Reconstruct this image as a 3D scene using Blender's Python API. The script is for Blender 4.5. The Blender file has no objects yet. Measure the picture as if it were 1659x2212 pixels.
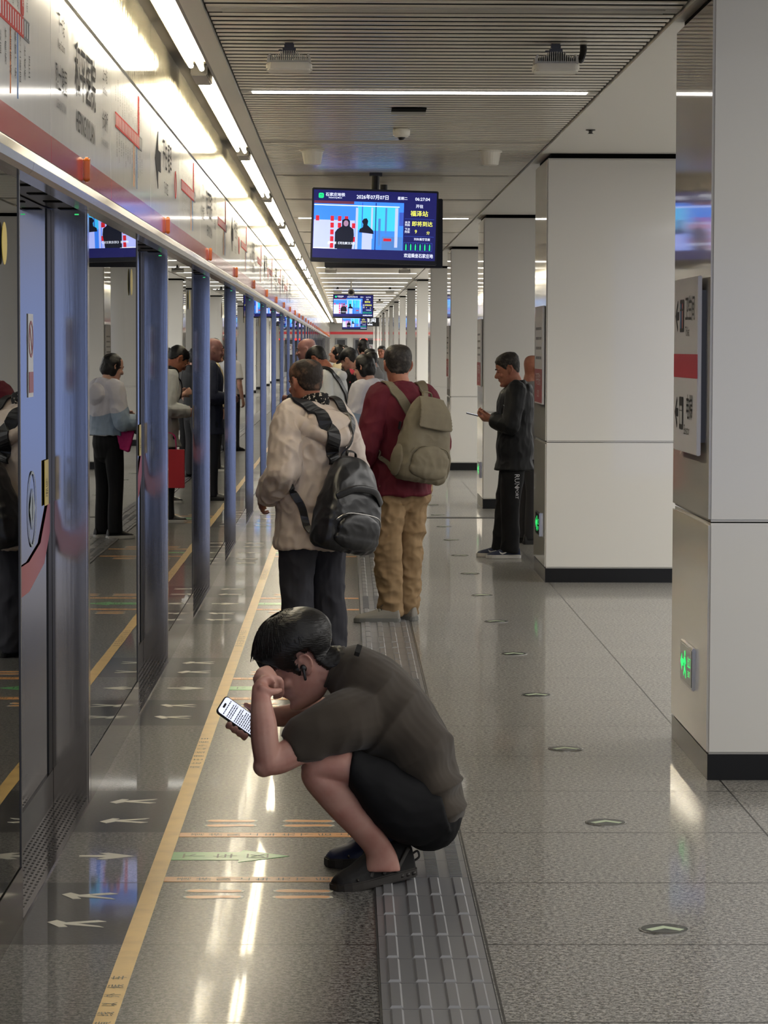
import bpy, bmesh, math, random
import numpy as np
from mathutils import Vector, Matrix, noise

R = math.radians
SC = bpy.context.scene
COL = SC.collection
random.seed(7)
V = Vector

# ------------------------------------------------------------------ camera
FPX, W_, H_ = 6200.0, 1659.0, 2212.0
CAMZ = 1.66
cam_d = bpy.data.cameras.new('camera')
cam_d.sensor_fit = 'VERTICAL'
cam_d.sensor_height = 36.0
cam_d.lens = FPX / H_ * 36.0
cam_d.clip_start = 0.05
cam_d.clip_end = 400
cam = bpy.data.objects.new('camera', cam_d)
COL.objects.link(cam)
CAMROT = Matrix.Rotation(R(-0.762), 3, 'Z') @ Matrix.Rotation(R(90 - 3.277), 3, 'X') @ Matrix.Rotation(R(0.17), 3, 'Z')
cam.matrix_world = Matrix.Translation((0, 0, CAMZ)) @ CAMROT.to_4x4()
SC.camera = cam


def at(px, py, Y):
    """the point at depth Y seen at photo position (px, py)"""
    d = CAMROT @ V(((px - W_ / 2) / FPX, -(py - H_ / 2) / FPX, -1.0))
    return V((0, 0, CAMZ)) + d * (Y / d.y)


# ------------------------------------------------------------------ light and exposure
SC.view_settings.view_transform = 'Standard'
SC.view_settings.look = 'None'
SC.view_settings.exposure = 0.16
SC.view_settings.gamma = 1.0
SC.view_settings.use_curve_mapping = False
world = bpy.data.worlds.new('world')
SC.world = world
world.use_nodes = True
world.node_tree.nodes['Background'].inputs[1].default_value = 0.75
TUBE_E, STRIP_E, SCREEN_E, HALL_W = 30.0, 7.0, 0.95, 500.0
for _y in (14, 34, 54, 76, 100, 126, 152):      # unseen area lights added beyond the columns to brighten the platform
    _l = bpy.data.lights.new('hall_fill', 'AREA')
    _l.shape = 'RECTANGLE'
    _l.size, _l.size_y = 4.0, 14.0
    _l.energy = HALL_W * (1.0 if _y < 40 else 2.4 if _y < 110 else 4.5)
    _l.color = (1.0, 0.975, 0.94)
    _o = bpy.data.objects.new('hall_fill', _l)
    COL.objects.link(_o)
    _o.location = (5.4, _y, 2.98)
SC.cycles.max_bounces = 8
SC.cycles.diffuse_bounces = 3
SC.cycles.glossy_bounces = 6
SC.cycles.transmission_bounces = 4
SC.cycles.transparent_max_bounces = 12
SC.cycles.caustics_reflective = False
SC.cycles.caustics_refractive = False


_nt = world.node_tree                    # surroundings: neutral hall light, plus a blue glow added behind to tint posts
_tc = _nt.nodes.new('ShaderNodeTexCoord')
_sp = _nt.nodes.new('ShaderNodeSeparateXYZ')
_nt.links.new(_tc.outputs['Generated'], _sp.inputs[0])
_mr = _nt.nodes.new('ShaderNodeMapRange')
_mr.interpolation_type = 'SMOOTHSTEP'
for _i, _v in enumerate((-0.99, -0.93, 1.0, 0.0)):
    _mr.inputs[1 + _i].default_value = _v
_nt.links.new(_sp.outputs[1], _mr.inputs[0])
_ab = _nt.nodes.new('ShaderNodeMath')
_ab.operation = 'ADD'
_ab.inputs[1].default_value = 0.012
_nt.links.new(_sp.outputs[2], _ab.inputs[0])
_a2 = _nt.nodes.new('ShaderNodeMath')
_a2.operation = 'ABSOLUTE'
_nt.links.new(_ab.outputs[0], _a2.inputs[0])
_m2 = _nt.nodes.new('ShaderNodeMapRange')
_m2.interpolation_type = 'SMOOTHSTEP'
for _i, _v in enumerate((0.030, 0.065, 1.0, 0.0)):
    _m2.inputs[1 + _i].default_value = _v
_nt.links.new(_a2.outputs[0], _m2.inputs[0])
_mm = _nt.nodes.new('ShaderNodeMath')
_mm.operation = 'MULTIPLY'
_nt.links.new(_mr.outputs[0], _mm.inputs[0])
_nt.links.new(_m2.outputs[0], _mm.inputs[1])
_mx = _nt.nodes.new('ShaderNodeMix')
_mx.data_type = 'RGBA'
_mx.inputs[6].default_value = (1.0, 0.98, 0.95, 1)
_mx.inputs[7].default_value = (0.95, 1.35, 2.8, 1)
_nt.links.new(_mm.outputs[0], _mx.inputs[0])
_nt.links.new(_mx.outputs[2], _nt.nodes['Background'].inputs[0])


# ------------------------------------------------------------------ materials
def lin(c):
    c = c / 255.0
    return c / 12.92 if c <= 0.04045 else ((c + 0.055) / 1.055) ** 2.4


def rgb(c):
    return (lin(c[0]), lin(c[1]), lin(c[2]), 1.0)


def mat(name, c, rough=0.5, metal=0.0, spec=0.5, emit=0.0, bump=None, coat=0.0, ior=1.5, stretch=None, aniso=0.0,
        mix=None, sheen=0.0, sss=0.0):
    m = bpy.data.materials.new(name)
    m.use_nodes = True
    nt = m.node_tree
    b = nt.nodes['Principled BSDF']
    b.inputs['Base Color'].default_value = rgb(c)
    b.inputs['Roughness'].default_value = rough
    b.inputs['Metallic'].default_value = metal
    b.inputs['Specular IOR Level'].default_value = spec
    b.inputs['IOR'].default_value = ior
    if coat:
        b.inputs['Coat Weight'].default_value = coat
        b.inputs['Coat Roughness'].default_value = 0.03
    if aniso:
        b.inputs['Anisotropic'].default_value = aniso
    if sheen:
        b.inputs['Sheen Weight'].default_value = sheen
    if sss:
        b.inputs['Subsurface Weight'].default_value = sss
        b.inputs['Subsurface Radius'].default_value = (0.012, 0.005, 0.003)
        b.inputs['Subsurface Scale'].default_value = 1.0
    if emit:
        b.inputs['Emission Color'].default_value = rgb(c)
        b.inputs['Emission Strength'].default_value = emit
    tc = None
    if bump or mix:
        tc = nt.nodes.new('ShaderNodeTexCoord')
        mp = nt.nodes.new('ShaderNodeMapping')
        nt.links.new(tc.outputs['Object'], mp.inputs['Vector'])
        if stretch:
            mp.inputs['Scale'].default_value = stretch
    if bump:
        n = nt.nodes.new('ShaderNodeTexNoise')
        n.inputs['Scale'].default_value = bump[0]
        n.inputs['Detail'].default_value = 4.0
        nt.links.new(mp.outputs[0], n.inputs['Vector'])
        bp = nt.nodes.new('ShaderNodeBump')
        bp.inputs['Strength'].default_value = bump[1]
        bp.inputs['Distance'].default_value = bump[2]
        nt.links.new(n.outputs['Fac'], bp.inputs['Height'])
        nt.links.new(bp.outputs[0], b.inputs['Normal'])
    if mix:      # (colour, scale, low, high): blotches of a second colour
        n = nt.nodes.new('ShaderNodeTexNoise')
        n.inputs['Scale'].default_value = mix[1]
        n.inputs['Detail'].default_value = 5.0
        nt.links.new(mp.outputs[0], n.inputs['Vector'])
        rp = nt.nodes.new('ShaderNodeMapRange')
        rp.inputs['From Min'].default_value = mix[2]
        rp.inputs['From Max'].default_value = mix[3]
        nt.links.new(n.outputs['Fac'], rp.inputs['Value'])
        mx = nt.nodes.new('ShaderNodeMix')
        mx.data_type = 'RGBA'
        mx.inputs[6].default_value = rgb(c)
        mx.inputs[7].default_value = rgb(mix[0])
        nt.links.new(rp.outputs[0], mx.inputs[0])
        nt.links.new(mx.outputs[2], b.inputs['Base Color'])
    return m


class Nodes:
    """tiny helper for writing shader arithmetic"""
    def __init__(s, m):
        s.nt = m.node_tree

    def inp(s, sock, v):
        if isinstance(v, (int, float)):
            sock.default_value = v
        elif isinstance(v, tuple):
            sock.default_value = v
        else:
            s.nt.links.new(v, sock)

    def m(s, op, a, b=0.0, c=0.0):
        n = s.nt.nodes.new('ShaderNodeMath')
        n.operation = op
        s.inp(n.inputs[0], a)
        s.inp(n.inputs[1], b)
        s.inp(n.inputs[2], c)
        return n.outputs[0]

    def xyz(s):
        tc = s.nt.nodes.new('ShaderNodeTexCoord')
        sp = s.nt.nodes.new('ShaderNodeSeparateXYZ')
        s.nt.links.new(tc.outputs['Object'], sp.inputs[0])
        return tc.outputs['Object'], sp.outputs[0], sp.outputs[1], sp.outputs[2]

    def noise(s, vec, scale, detail=3.0, sc3=None):
        if sc3:
            mp = s.nt.nodes.new('ShaderNodeMapping')
            mp.inputs['Scale'].default_value = sc3
            s.nt.links.new(vec, mp.inputs[0])
            vec = mp.outputs[0]
        n = s.nt.nodes.new('ShaderNodeTexNoise')
        n.inputs['Scale'].default_value = scale
        n.inputs['Detail'].default_value = detail
        s.nt.links.new(vec, n.inputs['Vector'])
        return n.outputs['Fac']

    def mix(s, f, a, b):
        n = s.nt.nodes.new('ShaderNodeMix')
        n.data_type = 'RGBA'
        s.inp(n.inputs[0], f)
        s.inp(n.inputs[6], a)
        s.inp(n.inputs[7], b)
        return n.outputs[2]

    def ramp(s, v, lo, hi, a=0.0, b=1.0):
        n = s.nt.nodes.new('ShaderNodeMapRange')
        s.inp(n.inputs[0], v)
        for i, x in enumerate((lo, hi, a, b)):
            n.inputs[1 + i].default_value = x
        return n.outputs[0]

    def bump(s, h, strength, dist):
        n = s.nt.nodes.new('ShaderNodeBump')
        n.inputs['Strength'].default_value = strength
        n.inputs['Distance'].default_value = dist
        s.nt.links.new(h, n.inputs['Height'])
        return n.outputs[0]


MT = {}
MT['white_panel'] = mat('white enamel panel', (214, 212, 206), 0.05, 0, 0.18)
MT['white_paint'] = mat('white paint', (242, 240, 233), 0.45)
MT['ledge_dark'] = mat('dark brown ledge', (58, 52, 45), 0.6, 0, 0.2)
MT['ledge'] = mat('pale edge panel', (196, 193, 184), 0.3)
MT['black_stone'] = mat('black stone plinth', (22, 22, 22), 0.25, 0, 0.22)
MT['dark'] = mat('dark void', (12, 12, 12), 0.9, 0, 0.05)
MT['black_plastic'] = mat('black plastic', (16, 16, 18), 0.35)
MT['rubber'] = mat('black rubber', (13, 13, 14), 0.45)
MT['steel'] = mat('brushed stainless steel', (166, 160, 155), 0.11, 1.0, aniso=0.0, bump=(60, 0.05, 0.002), stretch=(1, 1, 0.03))
MT['steel_rail'] = mat('satin steel rail', (176, 174, 170), 0.18, 1.0)
MT['steel_dark'] = mat('dark steel', (74, 72, 70), 0.35, 1.0)
MT['upper_steel'] = mat('mirror finish cladding', (176, 169, 146), 0.09, 0.55, bump=(3.0, 0.16, 0.02), stretch=(1, 6, 0.5))
MT['fascia'] = mat('glossy white sign panel', (236, 236, 234), 0.10, 0.0, 0.30, bump=(2.2, 0.06, 0.01), stretch=(1, 2.5, 0.6))
MT['fascia_red'] = mat('red sign stripe', (190, 52, 70), 0.12, 0.0, 0.30)
MT['sign_black'] = mat('sign lettering', (40, 40, 42), 0.55, 0, 0.1)
MT['sign_grey'] = mat('grey sign lettering', (120, 120, 122), 0.55, 0, 0.1)
MT['sign_red'] = mat('red map print', (196, 70, 66), 0.55, 0, 0.1)
MT['sign_orange'] = mat('orange map print', (226, 150, 100), 0.55, 0, 0.1)
MT['sign_blue'] = mat('blue map print', (94, 130, 180), 0.55, 0, 0.1)
MT['orange_lamp'] = mat('orange lamp lens', (206, 108, 26), 0.15, 0, 0.6)
MT['sticker_yellow'] = mat('yellow sticker', (214, 186, 62), 0.4)
MT['sticker_white'] = mat('white sticker', (214, 214, 214), 0.4)
MT['sticker_red'] = mat('dark red sticker', (150, 40, 44), 0.4)
MT['sticker_clear'] = mat('etched decal', (150, 160, 165), 0.4)
MT['slat'] = mat('ceiling slat enamel', (238, 232, 217), 0.20, 0.0, 0.8)
MT['slat_dim'] = mat('unlit diffuser', (190, 186, 175), 0.5)
MT['tube'] = mat('fluorescent tube', (255, 246, 226), 0.5, emit=TUBE_E)
MT['strip'] = mat('lit diffuser', (255, 250, 240), 0.5, emit=STRIP_E)
MT['reflector'] = mat('white reflector', (214, 204, 170), 0.4)
MT['device_white'] = mat('white device plastic', (238, 234, 222), 0.4)
MT['device_grey'] = mat('grey cast fins', (196, 193, 184), 0.45, 0.2)
MT['tape_yellow'] = mat('yellow floor tape', (232, 192, 112), 0.28, 0, 0.5, mix=((210, 170, 96), 9, 0.45, 0.75))
MT['tape_orange'] = mat('orange floor tape', (226, 162, 96), 0.3)
MT['tape_green'] = mat('green floor decal', (92, 176, 100), 0.28)
MT['tape_white'] = mat('pale floor decal', (206, 202, 186), 0.3)
MT['tape_text'] = mat('dark tape lettering', (70, 66, 50), 0.4)
MT['green_text'] = mat('dark green lettering', (40, 92, 52), 0.4)
MT['tactile'] = mat('stainless tactile paving', (132, 132, 134), 0.30, 0.35, bump=(140, 0.05, 0.001))
MT['tactile_gap'] = mat('tactile edge joint', (40, 40, 40), 0.6)
MT['disc_dark'] = mat('dark disc', (40, 46, 42), 0.25)
MT['disc_glow'] = mat('photoluminescent arrow', (186, 200, 170), 0.35)
MT['exit_green'] = mat('exit pictogram', (40, 225, 110), 0.4, emit=1.1)
MT['exit_face'] = mat('exit sign glass', (24, 44, 30), 0.1)
MT['led_green'] = mat('green indicator', (60, 220, 120), 0.4, emit=0.9)
MT['led_red'] = mat('red indicator', (255, 40, 30), 0.4, emit=3.0)


def granite():
    m = mat('granite floor', (130, 128, 122), 0.1)
    n = Nodes(m)
    b = m.node_tree.nodes['Principled BSDF']
    vec, x, y, z = n.xyz()
    f1 = n.noise(vec, 70, 4)
    f2 = n.noise(vec, 190, 2)
    sp = n.m('ADD', n.m('MULTIPLY', f1, 0.55), n.m('MULTIPLY', f2, 0.45))
    spk = n.ramp(sp, 0.42, 0.60)
    big = n.noise(vec, 1.3, 2)
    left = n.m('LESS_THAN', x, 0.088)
    strip = n.m('LESS_THAN', x, -0.592)
    row = n.m('FLOOR', n.m('DIVIDE', n.m('SUBTRACT', y, 7.9125), 0.925))
    ri = n.m('FLOORED_MODULO', row, 5.0)
    d0 = n.m('LESS_THAN', ri, 0.5)
    d2 = n.m('COMPARE', ri, 2.0, 0.4)
    dark = n.m('MULTIPLY', strip, n.m('MAXIMUM', d0, d2))
    crow = n.noise(vec, 0.9, 1, (0.3, 1.1, 1))
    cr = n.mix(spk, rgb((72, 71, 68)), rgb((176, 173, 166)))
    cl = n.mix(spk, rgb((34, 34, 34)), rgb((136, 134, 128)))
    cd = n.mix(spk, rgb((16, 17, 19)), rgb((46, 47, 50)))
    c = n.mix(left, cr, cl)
    c = n.mix(dark, c, cd)
    # joints between the slabs
    fy = n.m('ABSOLUTE', n.m('SUBTRACT', n.m('FRACT', n.m('DIVIDE', n.m('SUBTRACT', y, 7.9125), 0.925)), 0.5))
    jy = n.m('GREATER_THAN', fy, 0.5 - 0.0058)
    jx = None
    for sx in (1.443, 2.49, 3.54, -0.592, 0.395):
        q = n.m('LESS_THAN', n.m('ABSOLUTE', n.m('SUBTRACT', x, sx)), 0.0035)
        jx = q if jx is None else n.m('MAXIMUM', jx, q)
    j = n.m('MAXIMUM', jy, jx)
    c = n.mix(n.m('MULTIPLY', j, 0.9), c, rgb((26, 25, 23)))
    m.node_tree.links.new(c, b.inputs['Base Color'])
    ro = n.m('ADD', 0.30, n.m('MULTIPLY', n.m('SUBTRACT', big, 0.5), 0.08))
    m.node_tree.links.new(ro, b.inputs['Roughness'])
    m.node_tree.links.new(n.m('SUBTRACT', 0.28, n.m('MULTIPLY', left, 0.13)), b.inputs['Specular IOR Level'])
    ct = n.m('ADD', n.m('MULTIPLY', strip, 0.50), n.m('SUBTRACT', 0.38, n.m('MULTIPLY', left, 0.25)))
    m.node_tree.links.new(n.m('MULTIPLY', ct, n.m('SUBTRACT', 1.0, n.m('MULTIPLY', j, 0.8))), b.inputs['Coat Weight'])
    cr_ = n.m('SUBTRACT', 0.055, n.m('MULTIPLY', left, 0.02))
    m.node_tree.links.new(cr_, b.inputs['Coat Roughness'])
    m.node_tree.links.new(n.bump(n.m('ADD', f2, n.m('MULTIPLY', crow, 1.5)), 0.05, 0.002), b.inputs['Normal'])
    return m


MT['floor'] = granite()


def glass_mat(name, tint, ior):
    m = bpy.data.materials.new(name)
    m.use_nodes = True
    nt = m.node_tree
    nt.nodes.remove(nt.nodes['Principled BSDF'])
    tr = nt.nodes.new('ShaderNodeBsdfTransparent')
    tr.inputs[0].default_value = tint + (1,)
    gl = nt.nodes.new('ShaderNodeBsdfGlossy')
    gl.inputs['Roughness'].default_value = 0.0
    gl.inputs['Color'].default_value = (0.97, 0.98, 0.98, 1)
    fr = nt.nodes.new('ShaderNodeFresnel')
    fr.inputs[0].default_value = ior
    mx = nt.nodes.new('ShaderNodeMixShader')
    n = Nodes(m)
    vec, x, y, z = n.xyz()
    nb = n.bump(n.noise(vec, 1.6, 1.5), 0.035, 0.004)
    nt.links.new(nb, gl.inputs['Normal'])
    nt.links.new(fr.outputs[0], mx.inputs[0])
    nt.links.new(tr.outputs[0], mx.inputs[1])
    nt.links.new(gl.outputs[0], mx.inputs[2])
    nt.links.new(mx.outputs[0], nt.nodes['Material Output'].inputs[0])
    return m


MT['glass'] = glass_mat('tinted screen glass', (0.28, 0.29, 0.31), 2.3)
MT['glass_door'] = glass_mat('door glass', (0.30, 0.31, 0.34), 1.9)


# ------------------------------------------------------------------ mesh builder
class MB:
    def __init__(s):
        s.v, s.f = [], []

    def add(s, vs, fs):
        o = len(s.v)
        s.v += [V(p) for p in vs]
        s.f += [tuple(i + o for i in f) for f in fs]
        return s

    def box(s, lo, hi, M=None):
        x0, y0, z0 = lo
        x1, y1, z1 = hi
        p = [V(q) for q in ((x0, y0, z0), (x1, y0, z0), (x1, y1, z0), (x0, y1, z0), (x0, y0, z1), (x1, y0, z1), (x1, y1, z1), (x0, y1, z1))]
        if M:
            p = [M @ q for q in p]
        return s.add(p, [(0, 3, 2, 1), (4, 5, 6, 7), (0, 1, 5, 4), (1, 2, 6, 5), (2, 3, 7, 6), (3, 0, 4, 7)])

    def prism(s, pts, o, u, v, t):
        """outline pts (2D) in the plane o + u*x + v*y, thickened by the vector t"""
        o, u, v, t = V(o), V(u), V(v), V(t)
        a = [o + u * x + v * y for x, y in pts]
        n = len(a)
        s.add(a + [q + t for q in a],
              [tuple(range(n))[::-1], tuple(range(n, 2 * n))] + [(i, (i + 1) % n, n + (i + 1) % n, n + i) for i in range(n)])
        return s

    def ring(s, pts2, o, u, v, t):
        """band between two outlines pts2 = (outer, inner) of equal count"""
        o, u, v, t = V(o), V(u), V(v), V(t)
        A = [o + u * x + v * y for x, y in pts2[0]]
        B = [o + u * x + v * y for x, y in pts2[1]]
        n = len(A)
        vs = A + B + [q + t for q in A] + [q + t for q in B]
        fs = []
        for i in range(n):
            j = (i + 1) % n
            fs += [(i, j, n + j, n + i), (2 * n + j, 2 * n + i, 3 * n + i, 3 * n + j), (j, i, 2 * n + i, 2 * n + j), (n + i, n + j, 3 * n + j, 3 * n + i)]
        return s.add(vs, fs)

    def tube(s, pts, rad, seg=14, side=None, cap='round', sub=0):
        """swept tube; rad items are r or (a, b): a along the side hint, b across it"""
        P = [V(p) for p in pts]
        Q = [(r, r) if isinstance(r, (int, float)) else tuple(r) for r in rad]
        if sub and len(P) > 2:
            P, Q = spline(P, Q, sub)
        elif sub:
            P2, Q2 = [], []
            for i in range(sub + 1):
                t = i / sub
                P2.append(P[0].lerp(P[1], t))
                Q2.append((Q[0][0] * (1 - t) + Q[1][0] * t, Q[0][1] * (1 - t) + Q[1][1] * t))
            P, Q = P2, Q2
        n = len(P)
        T = []
        for i in range(n):
            d = P[min(i + 1, n - 1)] - P[max(i - 1, 0)]
            T.append(d.normalized())
        sd = V(side) if side is not None else (V((0, 1, 0)) if abs(T[0].y) < 0.9 else V((1, 0, 0)))
        rings = []
        prev = sd
        for i in range(n):
            h = sd if side is not None else prev
            u = (h - T[i] * h.dot(T[i]))
            if u.length < 1e-4:
                u = prev - T[i] * prev.dot(T[i])
            u.normalize()
            w = T[i].cross(u)
            prev = u
            rings.append((P[i], u, w, Q[i][0], Q[i][1]))
        if cap == 'round':
            def capr(r, t, sg):
                out = []
                m = min(r[3], r[4])
                for a in (30, 60, 82):
                    out.append((r[0] + t * (sg * m * math.sin(R(a))), r[1], r[2], r[3] * math.cos(R(a)), r[4] * math.cos(R(a))))
                return out
            rings = capr(rings[0], T[0], -1)[::-1] + rings + capr(rings[-1], T[-1], 1)
        vs, fs = [], []
        for (p, u, w, a, b) in rings:
            for k in range(seg):
                g = 2 * math.pi * k / seg
                vs.append(p + u * (a * math.cos(g)) + w * (b * math.sin(g)))
        m = len(rings)
        for i in range(m - 1):
            for k in range(seg):
                k2 = (k + 1) % seg
                fs.append((i * seg + k, i * seg + k2, (i + 1) * seg + k2, (i + 1) * seg + k))
        fs.append(tuple(range(seg))[::-1])
        fs.append(tuple((m - 1) * seg + k for k in range(seg)))
        return s.add(vs, fs)

    def ell(s, c, r, M=None, nu=16, nv=10):
        c = V(c)
        vs, fs = [], []
        for i in range(1, nv):
            a = math.pi * i / nv
            for k in range(nu):
                g = 2 * math.pi * k / nu
                q = V((r[0] * math.sin(a) * math.cos(g), r[1] * math.sin(a) * math.sin(g), r[2] * math.cos(a)))
                if M:
                    q = M @ q
                vs.append(c + q)
        top, bot = V((0, 0, r[2])), V((0, 0, -r[2]))
        if M:
            top, bot = M @ top, M @ bot
        vs += [c + top, c + bot]
        t, b = len(vs) - 2, len(vs) - 1
        for i in range(nv - 2):
            for k in range(nu):
                k2 = (k + 1) % nu
                fs.append((i * nu + k, (i + 1) * nu + k, (i + 1) * nu + k2, i * nu + k2))
        for k in range(nu):
            k2 = (k + 1) % nu
            fs.append((t, k, k2))
            fs.append((b, (nv - 2) * nu + k2, (nv - 2) * nu + k))
        return s.add(vs, fs)

    def lathe(s, prof, o, axis='z', seg=24):
        o = V(o)
        vs, fs = [], []
        for r, h in prof:
            for k in range(seg):
                g = 2 * math.pi * k / seg
                a, b = r * math.cos(g), r * math.sin(g)
                vs.append(o + (V((a, b, h)) if axis == 'z' else V((h, a, b)) if axis == 'x' else V((b, h, a))))
        m = len(prof)
        for i in range(m - 1):
            for k in range(seg):
                k2 = (k + 1) % seg
                fs.append((i * seg + k, i * seg + k2, (i + 1) * seg + k2, (i + 1) * seg + k))
        fs.append(tuple(range(seg))[::-1])
        fs.append(tuple((m - 1) * seg + k for k in range(seg)))
        return s.add(vs, fs)

    def xf(s, M):
        s.v = [M @ p for p in s.v]
        return s

    def mesh(s, name, origin=None):
        me = bpy.data.meshes.new(name)
        o = V(origin) if origin is not None else V((0, 0, 0))
        me.from_pydata([p - o for p in s.v], [], s.f)
        me.update()
        return me

    def build(s, name, m, parent=None, origin=None, smooth=False, bevel=0.0, fix=True):
        me = s.mesh(name, origin)
        if fix:
            bm = bmesh.new()
            bm.from_mesh(me)
            bmesh.ops.recalc_face_normals(bm, faces=bm.faces)
            if bevel:
                bmesh.ops.bevel(bm, geom=[e for e in bm.edges if e.calc_face_angle(0) > 0.6], offset=bevel, segments=2, affect='EDGES', clamp_overlap=True)
            bm.to_mesh(me)
            bm.free()
        return link(name, me, m, parent, origin, smooth)


def spline(P, Q, sub):
    n = len(P)
    oP, oQ = [], []

    def cr(a, b, c, d, t):
        return 0.5 * ((2 * b) + (c - a) * t + (2 * a - 5 * b + 4 * c - d) * t * t + (3 * b - a - 3 * c + d) * t ** 3)
    for i in range(n - 1):
        a, b, c, d = P[max(i - 1, 0)], P[i], P[i + 1], P[min(i + 2, n - 1)]
        qa, qb, qc, qd = Q[max(i - 1, 0)], Q[i], Q[i + 1], Q[min(i + 2, n - 1)]
        for k in range(sub):
            t = k / sub
            oP.append(cr(a, b, c, d, t))
            oQ.append(tuple(max(1e-4, cr(qa[j], qb[j], qc[j], qd[j], t)) for j in (0, 1)))
    oP.append(P[-1])
    oQ.append(Q[-1])
    return oP, oQ


def link(name, me, m, parent=None, origin=None, smooth=False):
    o = bpy.data.objects.new(name, me)
    COL.objects.link(o)
    if m is not None and not me.materials:
        me.materials.append(m if not isinstance(m, str) else MT[m])
    if smooth:
        me.polygons.foreach_set('use_smooth', [True] * len(me.polygons))
    if parent is not None:
        o.parent = parent
    if origin is not None:
        o.location = V(origin)
    return o


def tag(o, label=None, cat=None, group=None, kind=None):
    if label:
        o['label'] = label
    if cat:
        o['category'] = cat
    if group:
        o['group'] = group
    if kind:
        o['kind'] = kind
    return o


def thing(name, loc, label, cat, group=None, rotz=0.0):
    o = bpy.data.objects.new(name, None)
    o.empty_display_size = 0.1
    COL.objects.link(o)
    o.location = V(loc)
    o.rotation_euler = (0, 0, rotz)
    return tag(o, label, cat, group)


def kids(o):
    return list(o.children)


def copy_tree(o, loc, label=None, parent=None):
    c = o.copy()
    COL.objects.link(c)
    if parent is None:
        c.location = V(loc)
        if label:
            c['label'] = label
    else:
        c.parent = parent
    for ch in kids(o):
        copy_tree(ch, None, None, c)
    return c


_tc = {}


def text(name, body, size, o, u, v, m, parent=None, align='CENTER', sx=1.0, bold=0.0, origin=None):
    """flat lettering, capital height about 0.7*size, lying in the plane o + u*x + v*y"""
    key = (body, align, bold)
    if key not in _tc:
        c = bpy.data.curves.new('txt', 'FONT')
        c.body = body
        c.align_x = align
        c.align_y = 'CENTER'
        c.resolution_u = 2
        c.offset = bold
        ob = bpy.data.objects.new('txt', c)
        COL.objects.link(ob)
        dg = bpy.context.evaluated_depsgraph_get()
        me = bpy.data.meshes.new_from_object(ob.evaluated_get(dg))
        _tc[key] = ([tuple(p.co) for p in me.vertices], [tuple(p.vertices) for p in me.polygons])
        bpy.data.objects.remove(ob)
        bpy.data.curves.remove(c)
        bpy.data.meshes.remove(me)
    vs, fs = _tc[key]
    o, u, v = V(o), V(u), V(v)
    mb = MB()
    mb.add([o + u * (p[0] * size * sx) + v * (p[1] * size) for p in vs], fs)
    if name is None:
        return mb
    return mb.build(name, m, parent, origin, fix=False)


def circ(r, n=24, rx=1.0):
    return [(r * rx * math.cos(2 * math.pi * k / n), r * math.sin(2 * math.pi * k / n)) for k in range(n)]


def rrect(w, h, r, n=4):
    out = []
    for cx, cy, a0 in ((w / 2 - r, h / 2 - r, 0), (-w / 2 + r, h / 2 - r, 90), (-w / 2 + r, -h / 2 + r, 180), (w / 2 - r, -h / 2 + r, 270)):
        for k in range(n + 1):
            a = R(a0 + 90 * k / n)
            out.append((cx + r * math.cos(a), cy + r * math.sin(a)))
    return out


ORD = ['first', 'second', 'third', 'fourth', 'fifth', 'sixth', 'seventh', 'eighth', 'ninth', 'tenth', 'eleventh', 'twelfth',
       'thirteenth', 'fourteenth', 'fifteenth', 'sixteenth', 'seventeenth', 'eighteenth', 'nineteenth', 'twentieth']


def nth(i):
    if i < 20:
        return ORD[i]
    t = ['twenty', 'thirty', 'forty', 'fifty', 'sixty', 'seventy', 'eighty', 'ninety'][(i + 1) // 10 - 2]
    r = (i + 1) % 10
    return t.replace('ty', 'tieth') if r == 0 else t + '-' + ORD[r - 1]

# ================================================================== the room
YA, YB = 3.0, 165.0
XS = -0.931           # face of the platform screen
XD = -1.065           # face of the sliding doors
BAY, YC0 = 4.625, 9.30
ZC = 3.04


def struct(name, mb, m, **k):
    o = mb.build(name, m, **k)
    o['kind'] = 'structure'
    return o


struct('floor', MB().box((-1.12, YA, -0.2), (8.0, YB, 0.0)), 'floor')
# tunnel behind the screens
struct('wall_tunnel', MB().box((-4.3, YA, -1.3), (-4.2, YB, 3.6)).box((-4.3, YA, -1.4), (-1.12, YB, -1.2)).box((-4.3, 6.0, 3.6), (-1.0, YB, 3.7)), 'dark')
# ceiling: slats over the platform edge, flat soffit to the right, edge board and recess to the left
mb = MB()
y = YA
SW = 0.155
gaps = MB()
while y < YB:
    if y > 8.5:
        b0, b1 = y + 0.024, y + SW - 0.024
        bc_, bw = (b0 + b1) / 2, (b1 - b0) / 2
        pr = [(bc_ + bw * math.cos(R(a_)), 0.013 - 0.013 * math.sin(R(a_))) for a_ in range(180, -1, -20)]
        mb.prism(pr, (-0.573, 0, ZC), (0, 1, 0), (0, 0, 1), (1.933, 0, 0))
    if y > 8.5:
        gaps.box((-0.573, y - 0.024, ZC + 0.005), (1.36, y + 0.024, ZC + 0.012))
    y += SW
struct('ceiling', mb, 'slat')
struct('ceiling_gap_shade', gaps, 'dark')  # dark strips laid in the slat gaps to stand in for their shade
struct('ceiling_void', MB().box((-1.6, 8.5, 3.24), (1.5, YB, 3.30)), 'dark')
struct('ceiling_soffit', MB().box((1.372, 8.5, ZC - 0.01), (8.0, YB, ZC + 0.25)), 'white_paint')
struct('ceiling_edge', MB().box((-0.665, YA, ZC - 0.012), (-0.580, YB, ZC + 0.02)).box((-0.665, YA, ZC + 0.02), (-0.655, YB, ZC + 0.12)), 'ledge')
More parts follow.
